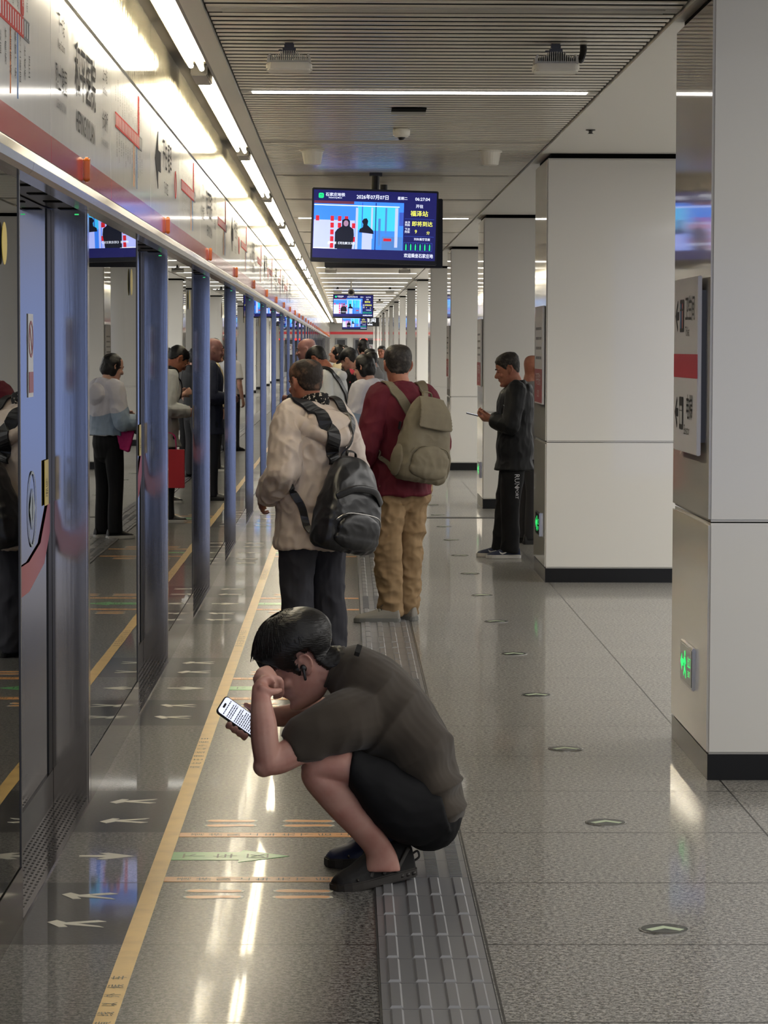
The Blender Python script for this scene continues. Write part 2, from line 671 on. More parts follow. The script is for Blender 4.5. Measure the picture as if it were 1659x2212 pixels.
# far end wall and its doors
mb = MB().box((-1.3, YB, 0), (6.0, YB + 0.3, 3.3))
struct('wall_far', mb, 'white_paint')
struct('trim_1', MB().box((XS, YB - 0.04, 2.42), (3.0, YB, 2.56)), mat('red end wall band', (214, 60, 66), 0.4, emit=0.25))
for nm, x0, x1 in (('door_1', -0.62, 0.05), ('door_2', 0.42, 1.78)):
    d = MB().box((x0, YB - 0.06, 0), (x1, YB, 2.2)).build(nm, mat('grey steel door', (150, 152, 156), 0.4))
    d['kind'] = 'structure'
    w = MB().box((x0 + 0.10, YB - 0.075, 0.25), (x1 - 0.12, YB - 0.06, 2.1)).build('door_glass', mat('dark door glass', (50, 52, 58), 0.15), d)
mb = MB()
mb.prism(rrect(0.42, 0.10, 0.02), (1.0, YB - 0.10, 2.12), (1, 0, 0), (0, 0, 1), (0, 0.02, 0))
tag(mb.build('door_display', 'led_red'), 'red lit sign above the end wall door', 'sign')
s_ = thing('notice_sign', (1.35, YB - 0.10, 1.55), 'small white notice sticker with red circle on end wall door', 'sign')
MB().box((-0.19, 0, -0.30), (0.19, 0.01, 0.30)).build('plate', 'sticker_white', s_)
MB().ring((circ(0.13), circ(0.10)), (0, -0.004, 0.10), (1, 0, 0), (0, 0, 1), (0, 0.003, 0)).build('red_ring', 'sticker_red', s_)
# wall above the doors: mirror finish cladding up to the light recess
mb = MB()
k = -3
while YC0 - 0.2 + k * BAY / 2 < YB:
    a = YC0 - 0.2 + k * BAY / 2
    mb.box((XS - 0.05, a + 0.004, 2.815), (XS, min(a + BAY / 2 - 0.004, YB), 3.20))
    k += 1
struct('wall_left', mb, 'upper_steel')
struct('trim_2', MB().box((XS - 0.04, YA, 2.795), (XS - 0.012, YB, 2.82)), 'steel_dark')
struct('trim_3', MB().box((XS - 0.3, YA, 3.20), (-0.70, YB, 3.22)), 'ledge_dark')
struct('trim_4', MB().box((-0.715, YA, 3.10), (-0.668, YB, 3.24)), 'steel_dark')
# tactile strip set in the floor: plates 0.3 m long with bars or studs
TX0, TX1 = 0.094, 0.384
mb = MB()
mb.box((TX0 - 0.006, YA, 0.0), (TX1 + 0.004, YB, 0.004))
struct('trim_5', mb, 'tactile_gap')
plate, bars = MB(), MB()
y0 = 10292 / (2200 - 751.0) - 0.298 * 6
nT = 0
while y0 < 90:
    plate.box((TX0, y0 + 0.002, 0.0), (TX1, y0 + 0.296, 0.006))
    yc = y0 + 0.149
    d = (yc - (YC0 - 0.925 * 0.5)) % BAY
    stud = d < 0.92
    if yc < 60:
        for i in range(4):
            cx = TX0 + 0.036 + i * 0.0725
            if stud and yc < 30:
                for j in range(12):
                    cy = y0 + 0.016 + j * 0.0243
                    bars.box((cx - 0.019, cy - 0.005, 0.006), (cx + 0.019, cy + 0.005, 0.011))
            elif not stud:
                w = 0.017
                bars.add([(cx - w, y0 + 0.012, 0.006), (cx + w, y0 + 0.012, 0.006), (cx + w, y0 + 0.286, 0.006), (cx - w, y0 + 0.286, 0.006),
                          (cx - w + 0.005, y0 + 0.018, 0.0115), (cx + w - 0.005, y0 + 0.018, 0.0115), (cx + w - 0.005, y0 + 0.280, 0.0115), (cx - w + 0.005, y0 + 0.280, 0.0115)],
                         [(0, 3, 2, 1), (4, 5, 6, 7), (0, 1, 5, 4), (1, 2, 6, 5), (2, 3, 7, 6), (3, 0, 4, 7)])
    y0 += 0.298
plate.box((TX0, 90, 0.0), (TX1, YB, 0.006))
plate.add(bars.v, bars.f)
struct('trim_6', plate, 'tactile')
struct('trim_7', MB().box((0.40, 27.95, 0.0), (8.0, 28.10, 0.004)), 'steel_dark')   # expansion joint across the platform

# ------------------------------------------------------------------ columns
CY0, CP, CX0, CW, CL = 10.96, 9.33, 1.39, 1.25, 1.22
column = thing('column', (CX0, CY0, 0), 'x', 'column', 'white panelled columns along the platform')
MB().box((0.004, 0.004, 0.0), (CW - 0.004, CL - 0.004, 0.099)).build('plinth', 'black_stone', column)
MB().box((0, 0, 0.10), (CW, CL, 0.992)).build('lower_cladding', 'white_panel', column, bevel=0.010)
MB().box((0, 0, 0.997), (CW, CL, 2.995)).build('upper_cladding', 'white_panel', column, bevel=0.010)
MB().box((0.03, 0.03, 2.99), (CW - 0.03, CL - 0.03, ZC)).build('shadow_gap', 'dark', column)
names = ['nearest white column at the right edge of the photo', 'second white column from the front, a man in black leaning by it']
columns = [column]
for i in range(1, 16):
    columns.append(copy_tree(column, (CX0 + 0.02, CY0 + CP * i, 0)))
for i, c in enumerate(columns):
    c['label'] = names[i] if i < 2 else nth(i) + ' white panelled column counted from the front'

# ------------------------------------------------------------------ platform screen doors
def bay_mesh(far):
    r = thing('platform_screen_door', (XS, YC0, 0), 'x', 'platform screen door', 'platform screen door bays')
    xd = XD - XS
    g0, g1 = 1.142, BAY - 1.062
    MB().box((-0.165, 1.06, 0), (0, 1.14, 2.155)).build('post', 'steel', r, bevel=0.006)
    MB().box((-0.012, g0, 0.165), (-0.004, g1, 2.15)).build('fixed_panel', 'glass', r)
    MB().box((-0.03, g0, 0.0), (0.0, g1, 0.162)).build('kick_plate', 'steel', r)
    MB().box((-0.030, g1 - 0.022, 0.16), (-0.001, g1, 2.15)).build('panel_edge', 'steel_dark', r)
    for a, b in ((-1.055, -0.008), (0.008, 1.052)):
        d = MB().box((xd - 0.012, a, 0.13), (xd, b, 2.15)).build('door_leaf', 'glass_door', r)
        MB().box((xd - 0.03, a, 0.006), (xd + 0.006, b, 0.13)).build('bottom_rail', 'steel_dark', d)
        e0 = (a, a + 0.03) if a < 0 else (b - 0.12, b)
        MB().box((xd - 0.02, e0[0], 0.13), (xd + 0.004, e0[1], 2.15)).build('edge_seal', 'rubber', d)
        MB().box((xd - 0.02, b - 0.014 if a < 0 else a, 0.13), (xd + 0.003, b if a < 0 else a + 0.014, 2.15)).build('meeting_seal', 'rubber', d)
        if not far:
            st = MB().box((xd + 0.004, 0.80, 1.10), (xd + 0.006, 0.93, 1.26))
            if a > 0:
                st.build('warning_sticker', 'sticker_yellow', d)
                text('sticker_text', '当心\n夹手', 0.035, (xd + 0.007, 0.865, 1.16), (0, 1, 0), (0, 0, 1), 'sign_black', d)
                t0 = MB()
                t0.prism([(0.90, 1.10), (0.98, 1.10), (0.98, 1.0), (0.78, 0.90), (0.30, 0.84), (0.02, 0.84), (0.02, 0.94), (0.30, 0.94), (0.66, 0.98)], (xd + 0.0042, 0, 0), (0, 1, 0), (0, 0, 1), (0.001, 0, 0))
                t0.build('red_stripe', 'sticker_red', d)
                no = MB().box((xd + 0.001, 0.32, 1.49), (xd + 0.003, 0.47, 1.77)).build('notice_plate', 'sticker_white', d)
                nb = MB().ring((circ(0.062), circ(0.052)), (xd + 0.004, 0.395, 1.685), (0, 1, 0), (0, 0, 1), (0.001, 0, 0))
                nb.prism([(-0.005, 0.055), (0.005, 0.055), (0.005, -0.055), (-0.005, -0.055)], (xd + 0.004, 0.395, 1.685), V((0, 0.8, 0.6)), V((0, -0.6, 0.8)), (0.001, 0, 0))
                nb.box((xd + 0.004, 0.332, 1.505), (xd + 0.005, 0.458, 1.575))
                nb.build('notice_print', 'sticker_red', d)
                ar = MB().ring((circ(0.13), circ(0.120)), (xd + 0.002, 0.43, 1.11), (0, 1, 0), (0, 0, 1), (0.001, 0, 0))
                for sg in (-1, 1):
                    ar.prism([(sg * 0.012, 0.07), (sg * 0.012, -0.07), (sg * 0.085, 0)], (xd + 0.002, 0.43, 1.11), (0, 1, 0), (0, 0, 1), (0.001, 0, 0))
                ar.build('arrow_decal', 'sticker_clear', d)
            else:
                t0 = MB()
                t0.prism([(-0.98, 1.10), (-0.90, 1.10), (-0.66, 0.98), (-0.30, 0.94), (-0.02, 0.94), (-0.02, 0.84), (-0.30, 0.84), (-0.78, 0.90), (-0.98, 1.0)], (xd + 0.0042, 0, 0), (0, 1, 0), (0, 0, 1), (0.001, 0, 0))
                t0.build('red_stripe', 'sticker_red', d)
    if not far:
        th = MB().box((-0.17, -1.055, 0.0), (0.0, 1.14, 0.008)).build('threshold', 'steel', r)
        ho = MB()
        for i in range(7):
            for j in range(44):
                cy, cx = -1.03 + j * 0.049 + (i % 2) * 0.0245, -0.118 + i * 0.0165
                ho.box((cx - 0.004, cy - 0.008, 0.008), (cx + 0.004, cy + 0.008, 0.0092))
        ho.build('tread_pattern', 'steel_dark', th)
        MB().prism(circ(0.058), (0.001, g1 - 0.40, 1.94), (0, 1, 0), (0, 0, 1), (0.0015, 0, 0)).build('round_sticker', 'sticker_yellow', r)
        MB().box((-0.045, 1.057, 2.132), (-0.030, 1.0605, 2.136)).build('indicator', 'led_green', r)
    else:
        MB().box((-0.17, -1.055, 0.0), (0.0, 1.14, 0.008)).build('threshold', 'steel', r)
    # header
    h = MB().box((-0.30, -1.058, 2.155), (-0.013, BAY - 1.064, 2.80)).build('header_box', 'steel_dark', r)
    ra = MB().prism([(-0.03, 2.15), (0.024, 2.15), (0.036, 2.162), (0.040, 2.185), (0.030, 2.215), (0.0, 2.236), (-0.03, 2.236)], (0, -1.058, 0), (1, 0, 0), (0, 0, 1), (0, BAY - 0.004, 0)).build('header_rail', 'steel_rail', r)
    if not far:
        sl = MB()
        for j in range(9):
            sl.box((-0.10, -1.0 + j * 0.5, 2.152), (-0.04, -0.92 + j * 0.5, 2.1555))
        sl.build('header_slots', 'dark', h)
    la = MB().prism(rrect(0.050, 0.088, 0.014), (0.024, 0.92, 2.285), (0, 1, 0), (0, 0, 1), (-0.022, 0, 0)).build('door_lamp', 'orange_lamp', r, bevel=0.005)
    return r


near_bay = bay_mesh(False)
far_bay = None
bays = []
k = -1
while YC0 + k * BAY < YB - 5:
    yk = YC0 + k * BAY
    if k == 0:
        b = near_bay
    elif k < 9:
        b = copy_tree(near_bay, (XS, yk, 0))
    else:
        if far_bay is None:
            far_bay = bay_mesh(True)
            far_bay.location = (XS, yk, 0)
            b = far_bay
        else:
            b = copy_tree(far_bay, (XS, yk, 0))
    bays.append(b)
    k += 1
for i, b in enumerate(bays):
    kk = i - 1
    b['label'] = ('glass screen door bay just beyond the left edge of the photo' if kk < 0 else
                  'nearest glass screen door bay, its first steel post at the left edge' if kk == 0 else
                  nth(kk) + ' glass screen door bay counted from the front, beyond the yellow line')
    if kk < 0:
        b['label'] = nth(-kk - 1) + ' glass screen door bay behind the left edge of the photo'

# station lettering on the header of the nearest bays
U, VV = V((0, 1, 0)), V((0, 0, 1))
STN = ['西王', '时光街', '长城桥', '和平医院', '烈士陵园', '新百广场', '解放广场', '平安大街', '北国商城', '博物院', '体育场', '北宋', '谈固',
       '朝晖桥', '白佛', '留村', '火炬广场', '石家庄东站', '南村', '洨河大道', '西庄', '东庄', '会展中心', '商务中心', '园博园', '福泽']


def fascia_at(b, y, z, dx=0.0015):
    return V((dx, y, z))


def route_map(b, a):
    """line map panel starting at local y = a"""
    x = 0.0018
    L = BAY / 2
    m = MB()
    n = 26
    y0, y1 = a + 0.22, a + L - 0.62
    zb = 2.575
    st = (y1 - y0) / (n - 1)
    m.box((0, y0, zb - 0.03), (x, y0 + st * 22.5, zb + 0.03))
    red = m.build('route_line', 'sign_red', b)
    MB().box((0, y0 + st * 22.5, zb - 0.03), (x, y1, zb + 0.03)).build('route_passed', 'sign_grey', b)
    tk = MB()
    for i in range(n):
        tk.box((x, y0 + i * st - 0.008, zb - 0.022), (x + 0.0006, y0 + i * st + 0.008, zb + 0.022))
    tk.build('route_stops', 'sticker_white', b)
    tm = MB()
    for i in range(n):
        nm = STN[n - 1 - i]
        up = i % 2 == 0
        if i == 22:
            continue
        z = zb + 0.10 if up else zb - 0.10
        t = text(None, '\n'.join(nm[:4]), 0.034, (x, y0 + i * st, z), U, VV, None)
        tm.add(t.v, t.f)
    tm.build('stop_names', 'sign_black', b)
    cur = MB()
    cur.prism(rrect(0.075, 0.17, 0.015), (0, y0 + 22 * st, zb + 0.118), U, VV, (x, 0, 0))
    cur.build('current_stop_box', 'sign_red', b)
    text('current_stop_name', '和\n平\n医\n院', 0.032, (x + 0.001, y0 + 22 * st, zb + 0.118), U, VV, 'sticker_white', b)
    br = MB()
    br.box((0, y0 + 17 * st - 0.004, 2.36), (x, y0 + 17 * st + 0.004, zb - 0.03))
    br.build('transfer_line', 'sign_orange', b)
    br = MB()
    br.box((0, y0 + 20 * st - 0.004, 2.36), (x, y0 + 20 * st + 0.004, zb - 0.03))
    br.build('transfer_line', 'sign_blue', b)


def name_panel(b, a):
    x = 0.0018
    c = a + BAY / 4 + 0.05
    text('station_name', '和平医院', 0.205, (x, c, 2.60), U, VV, 'sign_black', b, sx=1.0, bold=0.008)
    text('station_name_latin', 'HEPINGYIYUAN', 0.105, (x, c, 2.435), U, VV, 'sign_black', b, bold=0.006)
    text('next_station', '下一站', 0.075, (x, a + 0.33, 2.70), U, VV, 'sign_black', b)
    text('next_station_latin', 'Next Station', 0.045, (x, a + 0.33, 2.635), U, VV, 'sign_black', b)
    text('next_name', '烈士陵园', 0.095, (x, a + 0.33, 2.52), U, VV, 'sign_black', b)
    text('next_name_latin', 'LIESHILINGYUAN', 0.042, (x, a + 0.33, 2.44), U, VV, 'sign_grey', b)
    text('last_station', '上一站', 0.07, (x, a + 2.02, 2.70), U, VV, 'sign_black', b)
    text('last_station_latin', 'Last Station', 0.042, (x, a + 2.02, 2.64), U, VV, 'sign_black', b)
    text('last_name', '长城桥', 0.085, (x, a + 2.02, 2.52), U, VV, 'sign_black', b)
    text('last_name_latin', 'CHANGCHENGQIAO', 0.036, (x, a + 2.02, 2.44), U, VV, 'sign_grey', b)


def direction_panel(b, a):
    x = 0.0018
    m = MB()
    m.prism([(0.0, 0), (0.22, 0.14), (0.22, 0.05), (0.42, 0.05), (0.42, -0.05), (0.22, -0.05), (0.22, -0.14)], (0, a + 0.30, 2.58), U, VV, (x, 0, 0))
    m.build('direction_arrow', 'sign_black', b)
    text('direction_text', '开往 福泽', 0.17, (x, a + 1.25, 2.63), U, VV, 'sign_black', b, bold=0.006)
    text('direction_latin', 'To FUZE', 0.085, (x, a + 1.15, 2.47), U, VV, 'sign_black', b)
    MB().ring((circ(0.075), circ(0.062)), (0, a + 1.98, 2.54), U, VV, (x, 0, 0)).build('line_badge', 'sign_red', b)
    text('line_number', '1', 0.09, (x, a + 1.98, 2.54), U, VV, 'sign_red', b)


KIND = ['station name panel', 'line map panel', 'direction arrow panel', 'line map panel']
sign0 = None
for i in range(-1, 2 * len(bays) - 3):
    y = YC0 - 0.2 + i * BAY / 2
    kd = i % 4
    lb = nth(i + 1) + ' white header sign counted from the front' + (', a ' + KIND[kd] if i < 16 else '')
    if sign0 is None or i < 17:
        t = thing('header_sign', (XS, y, 0), lb, 'sign', 'white header signs above the screen doors')
        if sign0 is None:
            sign0 = t
            MB().box((-0.0115, 0.003, 2.238), (0.0, BAY / 2 - 0.003, 2.797)).build('sign_panel', 'fascia', t)
            MB().box((-0.002, 0.003, 2.2385), (0.0012, BAY / 2 - 0.003, 2.322)).build('red_stripe', 'fascia_red', t)
            base = kids(t)
        else:
            for ch in base:
                c = ch.copy()
                COL.objects.link(c)
                c.parent = t
        if kd == 0:
            name_panel(t, 0.0)
        elif kd == 2:
            direction_panel(t, 0.0)
        else:
            route_map(t, 0.0)
    else:
        t = thing('header_sign', (XS, y, 0), lb, 'sign', 'white header signs above the screen doors')
        for ch in base:
            c = ch.copy()
            COL.objects.link(c)
            c.parent = t

# ------------------------------------------------------------------ lights
cove = thing('cove_light', (-0.785, 16.0, 3.10), 'x', 'fluorescent light', 'fluorescent cove lights above the screen doors')
MB().prism([(-0.060, 0.045), (-0.050, 0.06), (0.050, 0.06), (0.060, 0.045), (0.056, 0.043), (0.048, 0.055), (-0.048, 0.055), (-0.056, 0.043)], (0, 0, 0), (1, 0, 0), (0, 0, 1), (0, 5.7, 0)).build('reflector', 'reflector', cove)
for j in range(4):
    for q, x in ((0, -0.024), (1, 0.024)):
        ya = 0.05 + j * 1.38 + q * 0.16
        MB().tube([(x, ya, 0.018), (x, ya + 1.22, 0.018)], [0.014, 0.014], seg=8, cap='flat').build('tube', 'tube', cove, smooth=True)
        MB().box((x - 0.010, ya + 1.225, 0.010), (x + 0.010, ya + 1.26, 0.06)).build('lamp_holder', 'device_grey', cove)
MB().box((-0.045, 5.75, 0.0), (0.045, 6.33, 0.06)).build('ballast_box', 'steel_dark', cove, bevel=0.006)
coves = [cove]
for j in range(-1, 24):
    if j != 0 and 16.0 + j * 6.4 + 5.7 < YB:
        coves.append(copy_tree(cove, (-0.785, 16.0 + j * 6.4, 3.10)))
coves.sort(key=lambda o: o.location.y)
for i, c in enumerate(coves):
    c['label'] = nth(i) + ' run of twin fluorescent tubes counted from the front, in the cove above the screens'

lit_l = MB().box((-0.965, -0.06, -0.003), (0.965, 0.06, 0.03))
strip_lit = thing('ceiling_light', (0.3935, 15.62, ZC), 'x', 'ceiling light', 'linear lights across the slatted ceiling')
MB().box((-0.965, -0.075, -0.002), (0.965, 0.075, 0.028)).build('housing', 'slat_dim', strip_lit)
MB().box((-0.905, -0.055, -0.006), (0.905, 0.055, -0.001)).build('diffuser', 'strip', strip_lit)
strip_off = thing('ceiling_light', (0.3935, 11.84, ZC), 'x', 'ceiling light', 'linear lights across the slatted ceiling')
MB().box((-0.965, -0.075, -0.002), (0.965, 0.075, 0.028)).build('housing', 'slat_dim', strip_off)
MB().box((-0.905, -0.055, -0.006), (0.905, 0.055, -0.001)).build('diffuser', 'slat_dim', strip_off)
strip_off['label'] = 'unlit linear light crossing the slats at the top of the photo'
strip_lit['label'] = 'nearest glowing linear light crossing the slatted ceiling'
nl, no = 1, 1
for j in range(-1, 39):
    yk = 15.62 + 3.78 * j
    if j in (0, -1):
        continue
    on = (j % 4 == 0) or j >= 9
    if on:
        copy_tree(strip_lit, (0.3935, yk, ZC), nth(nl) + ' further glowing linear light on the slatted ceiling, counted by distance')
        nl += 1
    else:
        copy_tree(strip_off, (0.3935, yk, ZC), nth(no) + ' further unlit linear light on the slatted ceiling, counted by distance')
        no += 1

# ------------------------------------------------------------------ display screens
SCR = {}
for nm, c, e in (('navy', (22, 22, 92), 0.9), ('video_blue', (58, 128, 240), 1.25), ('video_cyan', (60, 190, 250), 1.25), ('video_pale', (176, 186, 250), 1.25),
                 ('video_red', (205, 30, 40), 1.1), ('video_dark', (14, 16, 34), 0.6), ('video_mid', (80, 130, 200), 1.0), ('white', (235, 240, 255), 1.3),
                 ('yellow', (240, 240, 90), 1.3), ('green', (30, 225, 130), 1.3), ('line', (60, 90, 190), 1.0), ('maroon', (110, 50, 70), 0.9), ('skin', (180, 140, 170), 0.9)):
    SCR[nm] = mat('screen ' + nm, c, 0.25, emit=e * SCREEN_E)


def display(name, W, H, label, detail=True):
    """a hanging display facing -y, its lower edge at the local origin"""
    r = thing(name, (0, 0, 0), label, 'display screen', 'platform information displays')
    MB().box((-W / 2, 0, 0), (W / 2, 0.07, H)).build('casing', 'black_plastic', r, bevel=0.006)
    bz = 0.014
    w, h = W - 2 * bz, H - 0.05
    ox, oz = -W / 2 + bz, 0.034
    P = lambda u, v, d: V((ox + u * w, -0.001 - d * 0.0006, oz + (1 - v) * h))

    def rect(nm, m, u0, v0, u1, v1, d):
        a, b = P(u0, v1, d), P(u1, v0, d)
        return MB().add([(a.x, a.y, a.z), (b.x, a.y, a.z), (b.x, a.y, b.z), (a.x, a.y, b.z)], [(0, 1, 2, 3)]).build(nm, SCR[m], r)

    def tx(nm, body, u, v, s, m, al='CENTER', sx=1.0):
        return text(nm, body, s * h, P(u, v, 4), (1, 0, 0), (0, 0, 1), SCR[m], r, al, sx, bold=0.008)
    scr = rect('screen', 'navy', 0, 0, 1, 1, 0)
    vid = rect('video', 'video_blue', 0.005, 0.16, 0.735, 0.86, 1)
    rect('video_scene', 'maroon', 0.005, 0.16, 0.33, 0.20, 2)
    rect('video_scene', 'video_pale', 0.005, 0.44, 0.34, 0.86, 2)
    rect('video_scene', 'video_cyan', 0.36, 0.23, 0.69, 0.58, 2)
    rect('video_scene', 'video_mid', 0.56, 0.66, 0.73, 0.86, 2)
    rect('video_scene', 'video_pale', 0.40, 0.60, 0.48, 0.86, 2)
    if detail:
        for i, u in enumerate((0.035, 0.09, 0.155, 0.215, 0.27, 0.33)):
            for j in range(5):
                if i in (2, 3, 4) or (i, j) in ((0, 0), (5, 1), (5, 3)):
                    if i in (3, 4) and j > 1:
                        continue
                    rect('video_card', 'video_red', u - 0.014, 0.38 + j * 0.10, u + 0.014, 0.455 + j * 0.10, 3)
        for u0, u1, v0, v1, mm_ in ((0.345, 0.365, 0.25, 0.86, 'video_pale'), (0.47, 0.485, 0.24, 0.70, 'video_pale'), (0.505, 0.512, 0.17, 0.86, 'navy'), (0.395, 0.402, 0.17, 0.60, 'line'),
                                    (0.53, 0.55, 0.40, 0.80, 'video_mid'), (0.585, 0.60, 0.24, 0.62, 'video_mid'), (0.665, 0.69, 0.24, 0.82, 'video_pale'), (0.70, 0.735, 0.30, 0.50, 'line'), (0.575, 0.64, 0.69, 0.73, 'video_red')):
            rect('video_scene', mm_, u0, v0, u1, v1, 2.6)
        m = MB()
        m.prism([(0.18, 0.86), (0.18, 0.62), (0.20, 0.57), (0.235, 0.53), (0.235, 0.44), (0.255, 0.42), (0.285, 0.42), (0.30, 0.45), (0.30, 0.53), (0.33, 0.57), (0.335, 0.66), (0.32, 0.86)],
                P(0, 0, 3.2), V((w, 0, 0)), V((0, 0, -h)), (0, 0.0002, 0))
        m.prism([(0.375, 0.61), (0.38, 0.56), (0.405, 0.535), (0.408, 0.49), (0.398, 0.45), (0.41, 0.41), (0.435, 0.40), (0.448, 0.44), (0.442, 0.50), (0.47, 0.545), (0.49, 0.58), (0.495, 0.63)], P(0, 0, 3.2), V((w, 0, 0)), V((0, 0, -h)), (0, 0.0002, 0))
        m.build('video_figures', SCR['video_dark'], r)
        m = MB()
        m.prism(circ(1, 16), P(0.268, 0.485, 3.6), V((0.02 * w, 0, 0)), V((0, 0, 0.045 * h)), (0, 0.0002, 0))
        m.build('video_face', SCR['skin'], r)
        m = MB()
        for u0, u1, v in ((0.005, 0.70, 0.222), (0.005, 0.2, 0.858)):
            a, b = P(u0, v + 0.006, 3), P(u1, v - 0.006, 3)
            m.add([(a.x, a.y, a.z), (b.x, a.y, a.z), (b.x, a.y, b.z), (a.x, a.y, b.z)], [(0, 1, 2, 3)])
        m.build('video_shelf', SCR['white'], r)
        tx('subtitle', '播一部《河北新文化》', 0.24, 0.78, 0.042, 'white')
    lg = MB()
    lg.prism(rrect(0.040, 0.040, 0.010), P(0.06, 0.085, 3), (1, 0, 0), (0, 0, 1), (0, 0.0003, 0))
    lg.build('logo', SCR['green'], r)
    lg = MB()
    for q in (-0.008, 0.0, 0.008):
        lg.box((P(0.06, 0.085, 4).x + q - 0.0012, P(0, 0, 4).y, P(0, 0.085, 0).z - 0.013), (P(0.06, 0.085, 4).x + q + 0.0012, P(0, 0, 4).y + 0.0002, P(0, 0.085, 0).z + 0.006))
    lg.box((P(0.06, 0.085, 4).x - 0.013, P(0, 0, 4).y, P(0, 0.085, 0).z + 0.006), (P(0.06, 0.085, 4).x + 0.013, P(0, 0, 4).y + 0.0002, P(0, 0.085, 0).z + 0.009))
    lg.build('logo_bars', SCR['navy'], r)
    tx('operator_name', '石家庄地铁', 0.175, 0.07, 0.058, 'white')
    tx('operator_latin', 'Shijiazhuang Metro', 0.175, 0.112, 0.026, 'white')
    tx('date', '2026年07月07日', 0.48, 0.092, 0.075, 'white', sx=0.92)
    tx('weekday', '星期二', 0.722, 0.095, 0.050, 'white')
    tx('clock', '06:27:04', 0.885, 0.098, 0.064, 'white')
    tx('destination_prefix', '开往', 0.862, 0.205, 0.056, 'white')
    tx('destination', '福泽站', 0.862, 0.315, 0.088, 'yellow')
    rect('rule', 'line', 0.745, 0.388, 0.985, 0.392, 2)
    rect('rule', 'line', 0.745, 0.645, 0.985, 0.649, 2)
    tx('this_train', '本次\n列车', 0.768, 0.465, 0.040, 'white')
    tx('arriving', '即将到达', 0.888, 0.465, 0.078, 'yellow')
    tx('next_train', '下次\n列车', 0.768, 0.565, 0.040, 'white')
    tx('minutes', '9', 0.838, 0.578, 0.072, 'yellow')
    tx('minutes_unit', '分', 0.938, 0.592, 0.052, 'yellow')
    tx('crowding_title', '列车乘客密度', 0.89, 0.69, 0.040, 'white')
    fr = MB()
    for q in range(7):
        a = P(0.742 + q * 0.0385, 0.86, 3)
        fr.box((a.x - 0.001, a.y, a.z), (a.x + 0.001, a.y + 0.0002, a.z + 0.12 * h))
    a, b = P(0.742, 0.86, 3), P(0.973, 0.74, 3)
    fr.box((a.x, a.y, a.z - 0.001), (b.x, a.y + 0.0002, a.z + 0.001)).box((a.x, a.y, b.z - 0.001), (b.x, a.y + 0.0002, b.z + 0.001))
    fr.build('crowding_frame', SCR['line'], r)
    fg = MB()
    for q in range(6):
        c = P(0.761 + q * 0.0385, 0.805, 4)
        fg.box((c.x - 0.0045, c.y, c.z - 0.045 * h), (c.x + 0.0045, c.y + 0.0002, c.z + 0.030 * h))
        fg.prism(circ(0.0035, 10), (c.x, c.y, c.z + 0.04 * h), (1, 0, 0), (0, 0, 1), (0, 0.0002, 0))
    fg.build('crowding_icons', SCR['green'], r)
    tx('welcome', '欢迎乘坐石家庄地', 0.865, 0.935, 0.066, 'white', sx=0.82)
    # mount
    top = ZC
    m = MB().tube([(0.0, 0.10, H - 0.1), (0.0, 0.10, 0.72)], [0.032, 0.032], seg=12, cap='flat')
    m.box((-0.11, 0.07, H * 0.35), (0.11, 0.12, H * 0.75))
    m.box((-0.05, 0.05, 0.695), (0.05, 0.15, 0.72))
    m.build('ceiling_mount', 'black_plastic', r)
    return r


tv = display('information_display', 1.0, 0.585, 'large blue information display hanging nearest, showing the date and a museum video')
tv.location = (0.213, 22.8, 2.325)
tv.rotation_euler = (0, R(1.6), R(1.0))
bk = thing('information_display', (0.315, 24.4, 2.335), 'black back of a second display hanging just behind the nearest one', 'display screen', 'platform information displays')
MB().box((-0.5, 0, 0), (0.5, 0.07, 0.585)).box((-0.3, -0.03, 0.1), (0.3, 0.0, 0.45)).build('casing', 'black_plastic', bk, bevel=0.006)
MB().tube([(0.0, -0.03, 0.4), (0.0, -0.03, 0.70)], [0.03, 0.03], seg=12, cap='flat').build('ceiling_mount', 'black_plastic', bk)
for Y, cx, z, lb in ((71.0, 0.165, 2.385, 'second blue information display, hanging far down the platform'), (115.0, 0.33, 2.37, 'smallest and farthest blue information display before the end wall')):
    t = copy_tree(tv, (cx, Y, z), lb)
    t.rotation_euler = (0, R(0.6), 0)

sg = thing('hanging_sign', (0.98, 130.0, 2.62), 'black hanging sign with white toilet lettering far down the platform', 'sign')
MB().box((-0.5, 0, 0), (0.5, 0.15, 0.40)).build('sign_box', 'black_plastic', sg)
text('sign_text', '卫生间', 0.20, (0.02, -0.01, 0.26), (1, 0, 0), (0, 0, 1), SCR['white'], sg, sx=1.15, bold=0.01)
text('sign_latin', 'Toilet', 0.13, (0.05, -0.01, 0.09), (1, 0, 0), (0, 0, 1), SCR['white'], sg, bold=0.01)

# ------------------------------------------------------------------ ceiling devices
ap = thing('access_point', (-0.262, 13.15, ZC), 'white finned box hanging at upper left of the slatted ceiling', 'wireless access point', 'finned white boxes under the ceiling')
MB().prism(rrect(0.208, 0.17, 0.03, 5), (0, 0, -0.128), (1, 0, 0), (0, 1, 0), (0, 0, 0.036)).build('cover', 'device_white', ap, bevel=0.008)
fi = MB()
for j in range(19):
    x = -0.086 + j * 0.0096
    top = -0.052 + (0.012 if 5 <= j <= 13 else 0.0) - 0.00016 * (j - 9) ** 2
    fi.box((x - 0.0017, -0.075, -0.092), (x + 0.0017, 0.075, top))
fi.box((-0.098, -0.07, -0.094), (0.098, 0.07, -0.082))
for sx in (-1, 1):
    fi.prism([(sx * 0.100, -0.092), (sx * 0.097, -0.066), (sx * 0.088, -0.052), (sx * 0.082, -0.052), (sx * 0.090, -0.092)], (0, -0.075, 0), (1, 0, 0), (0, 0, 1), (0, 0.15, 0))
fi.build('heat_sink', 'device_grey', ap)
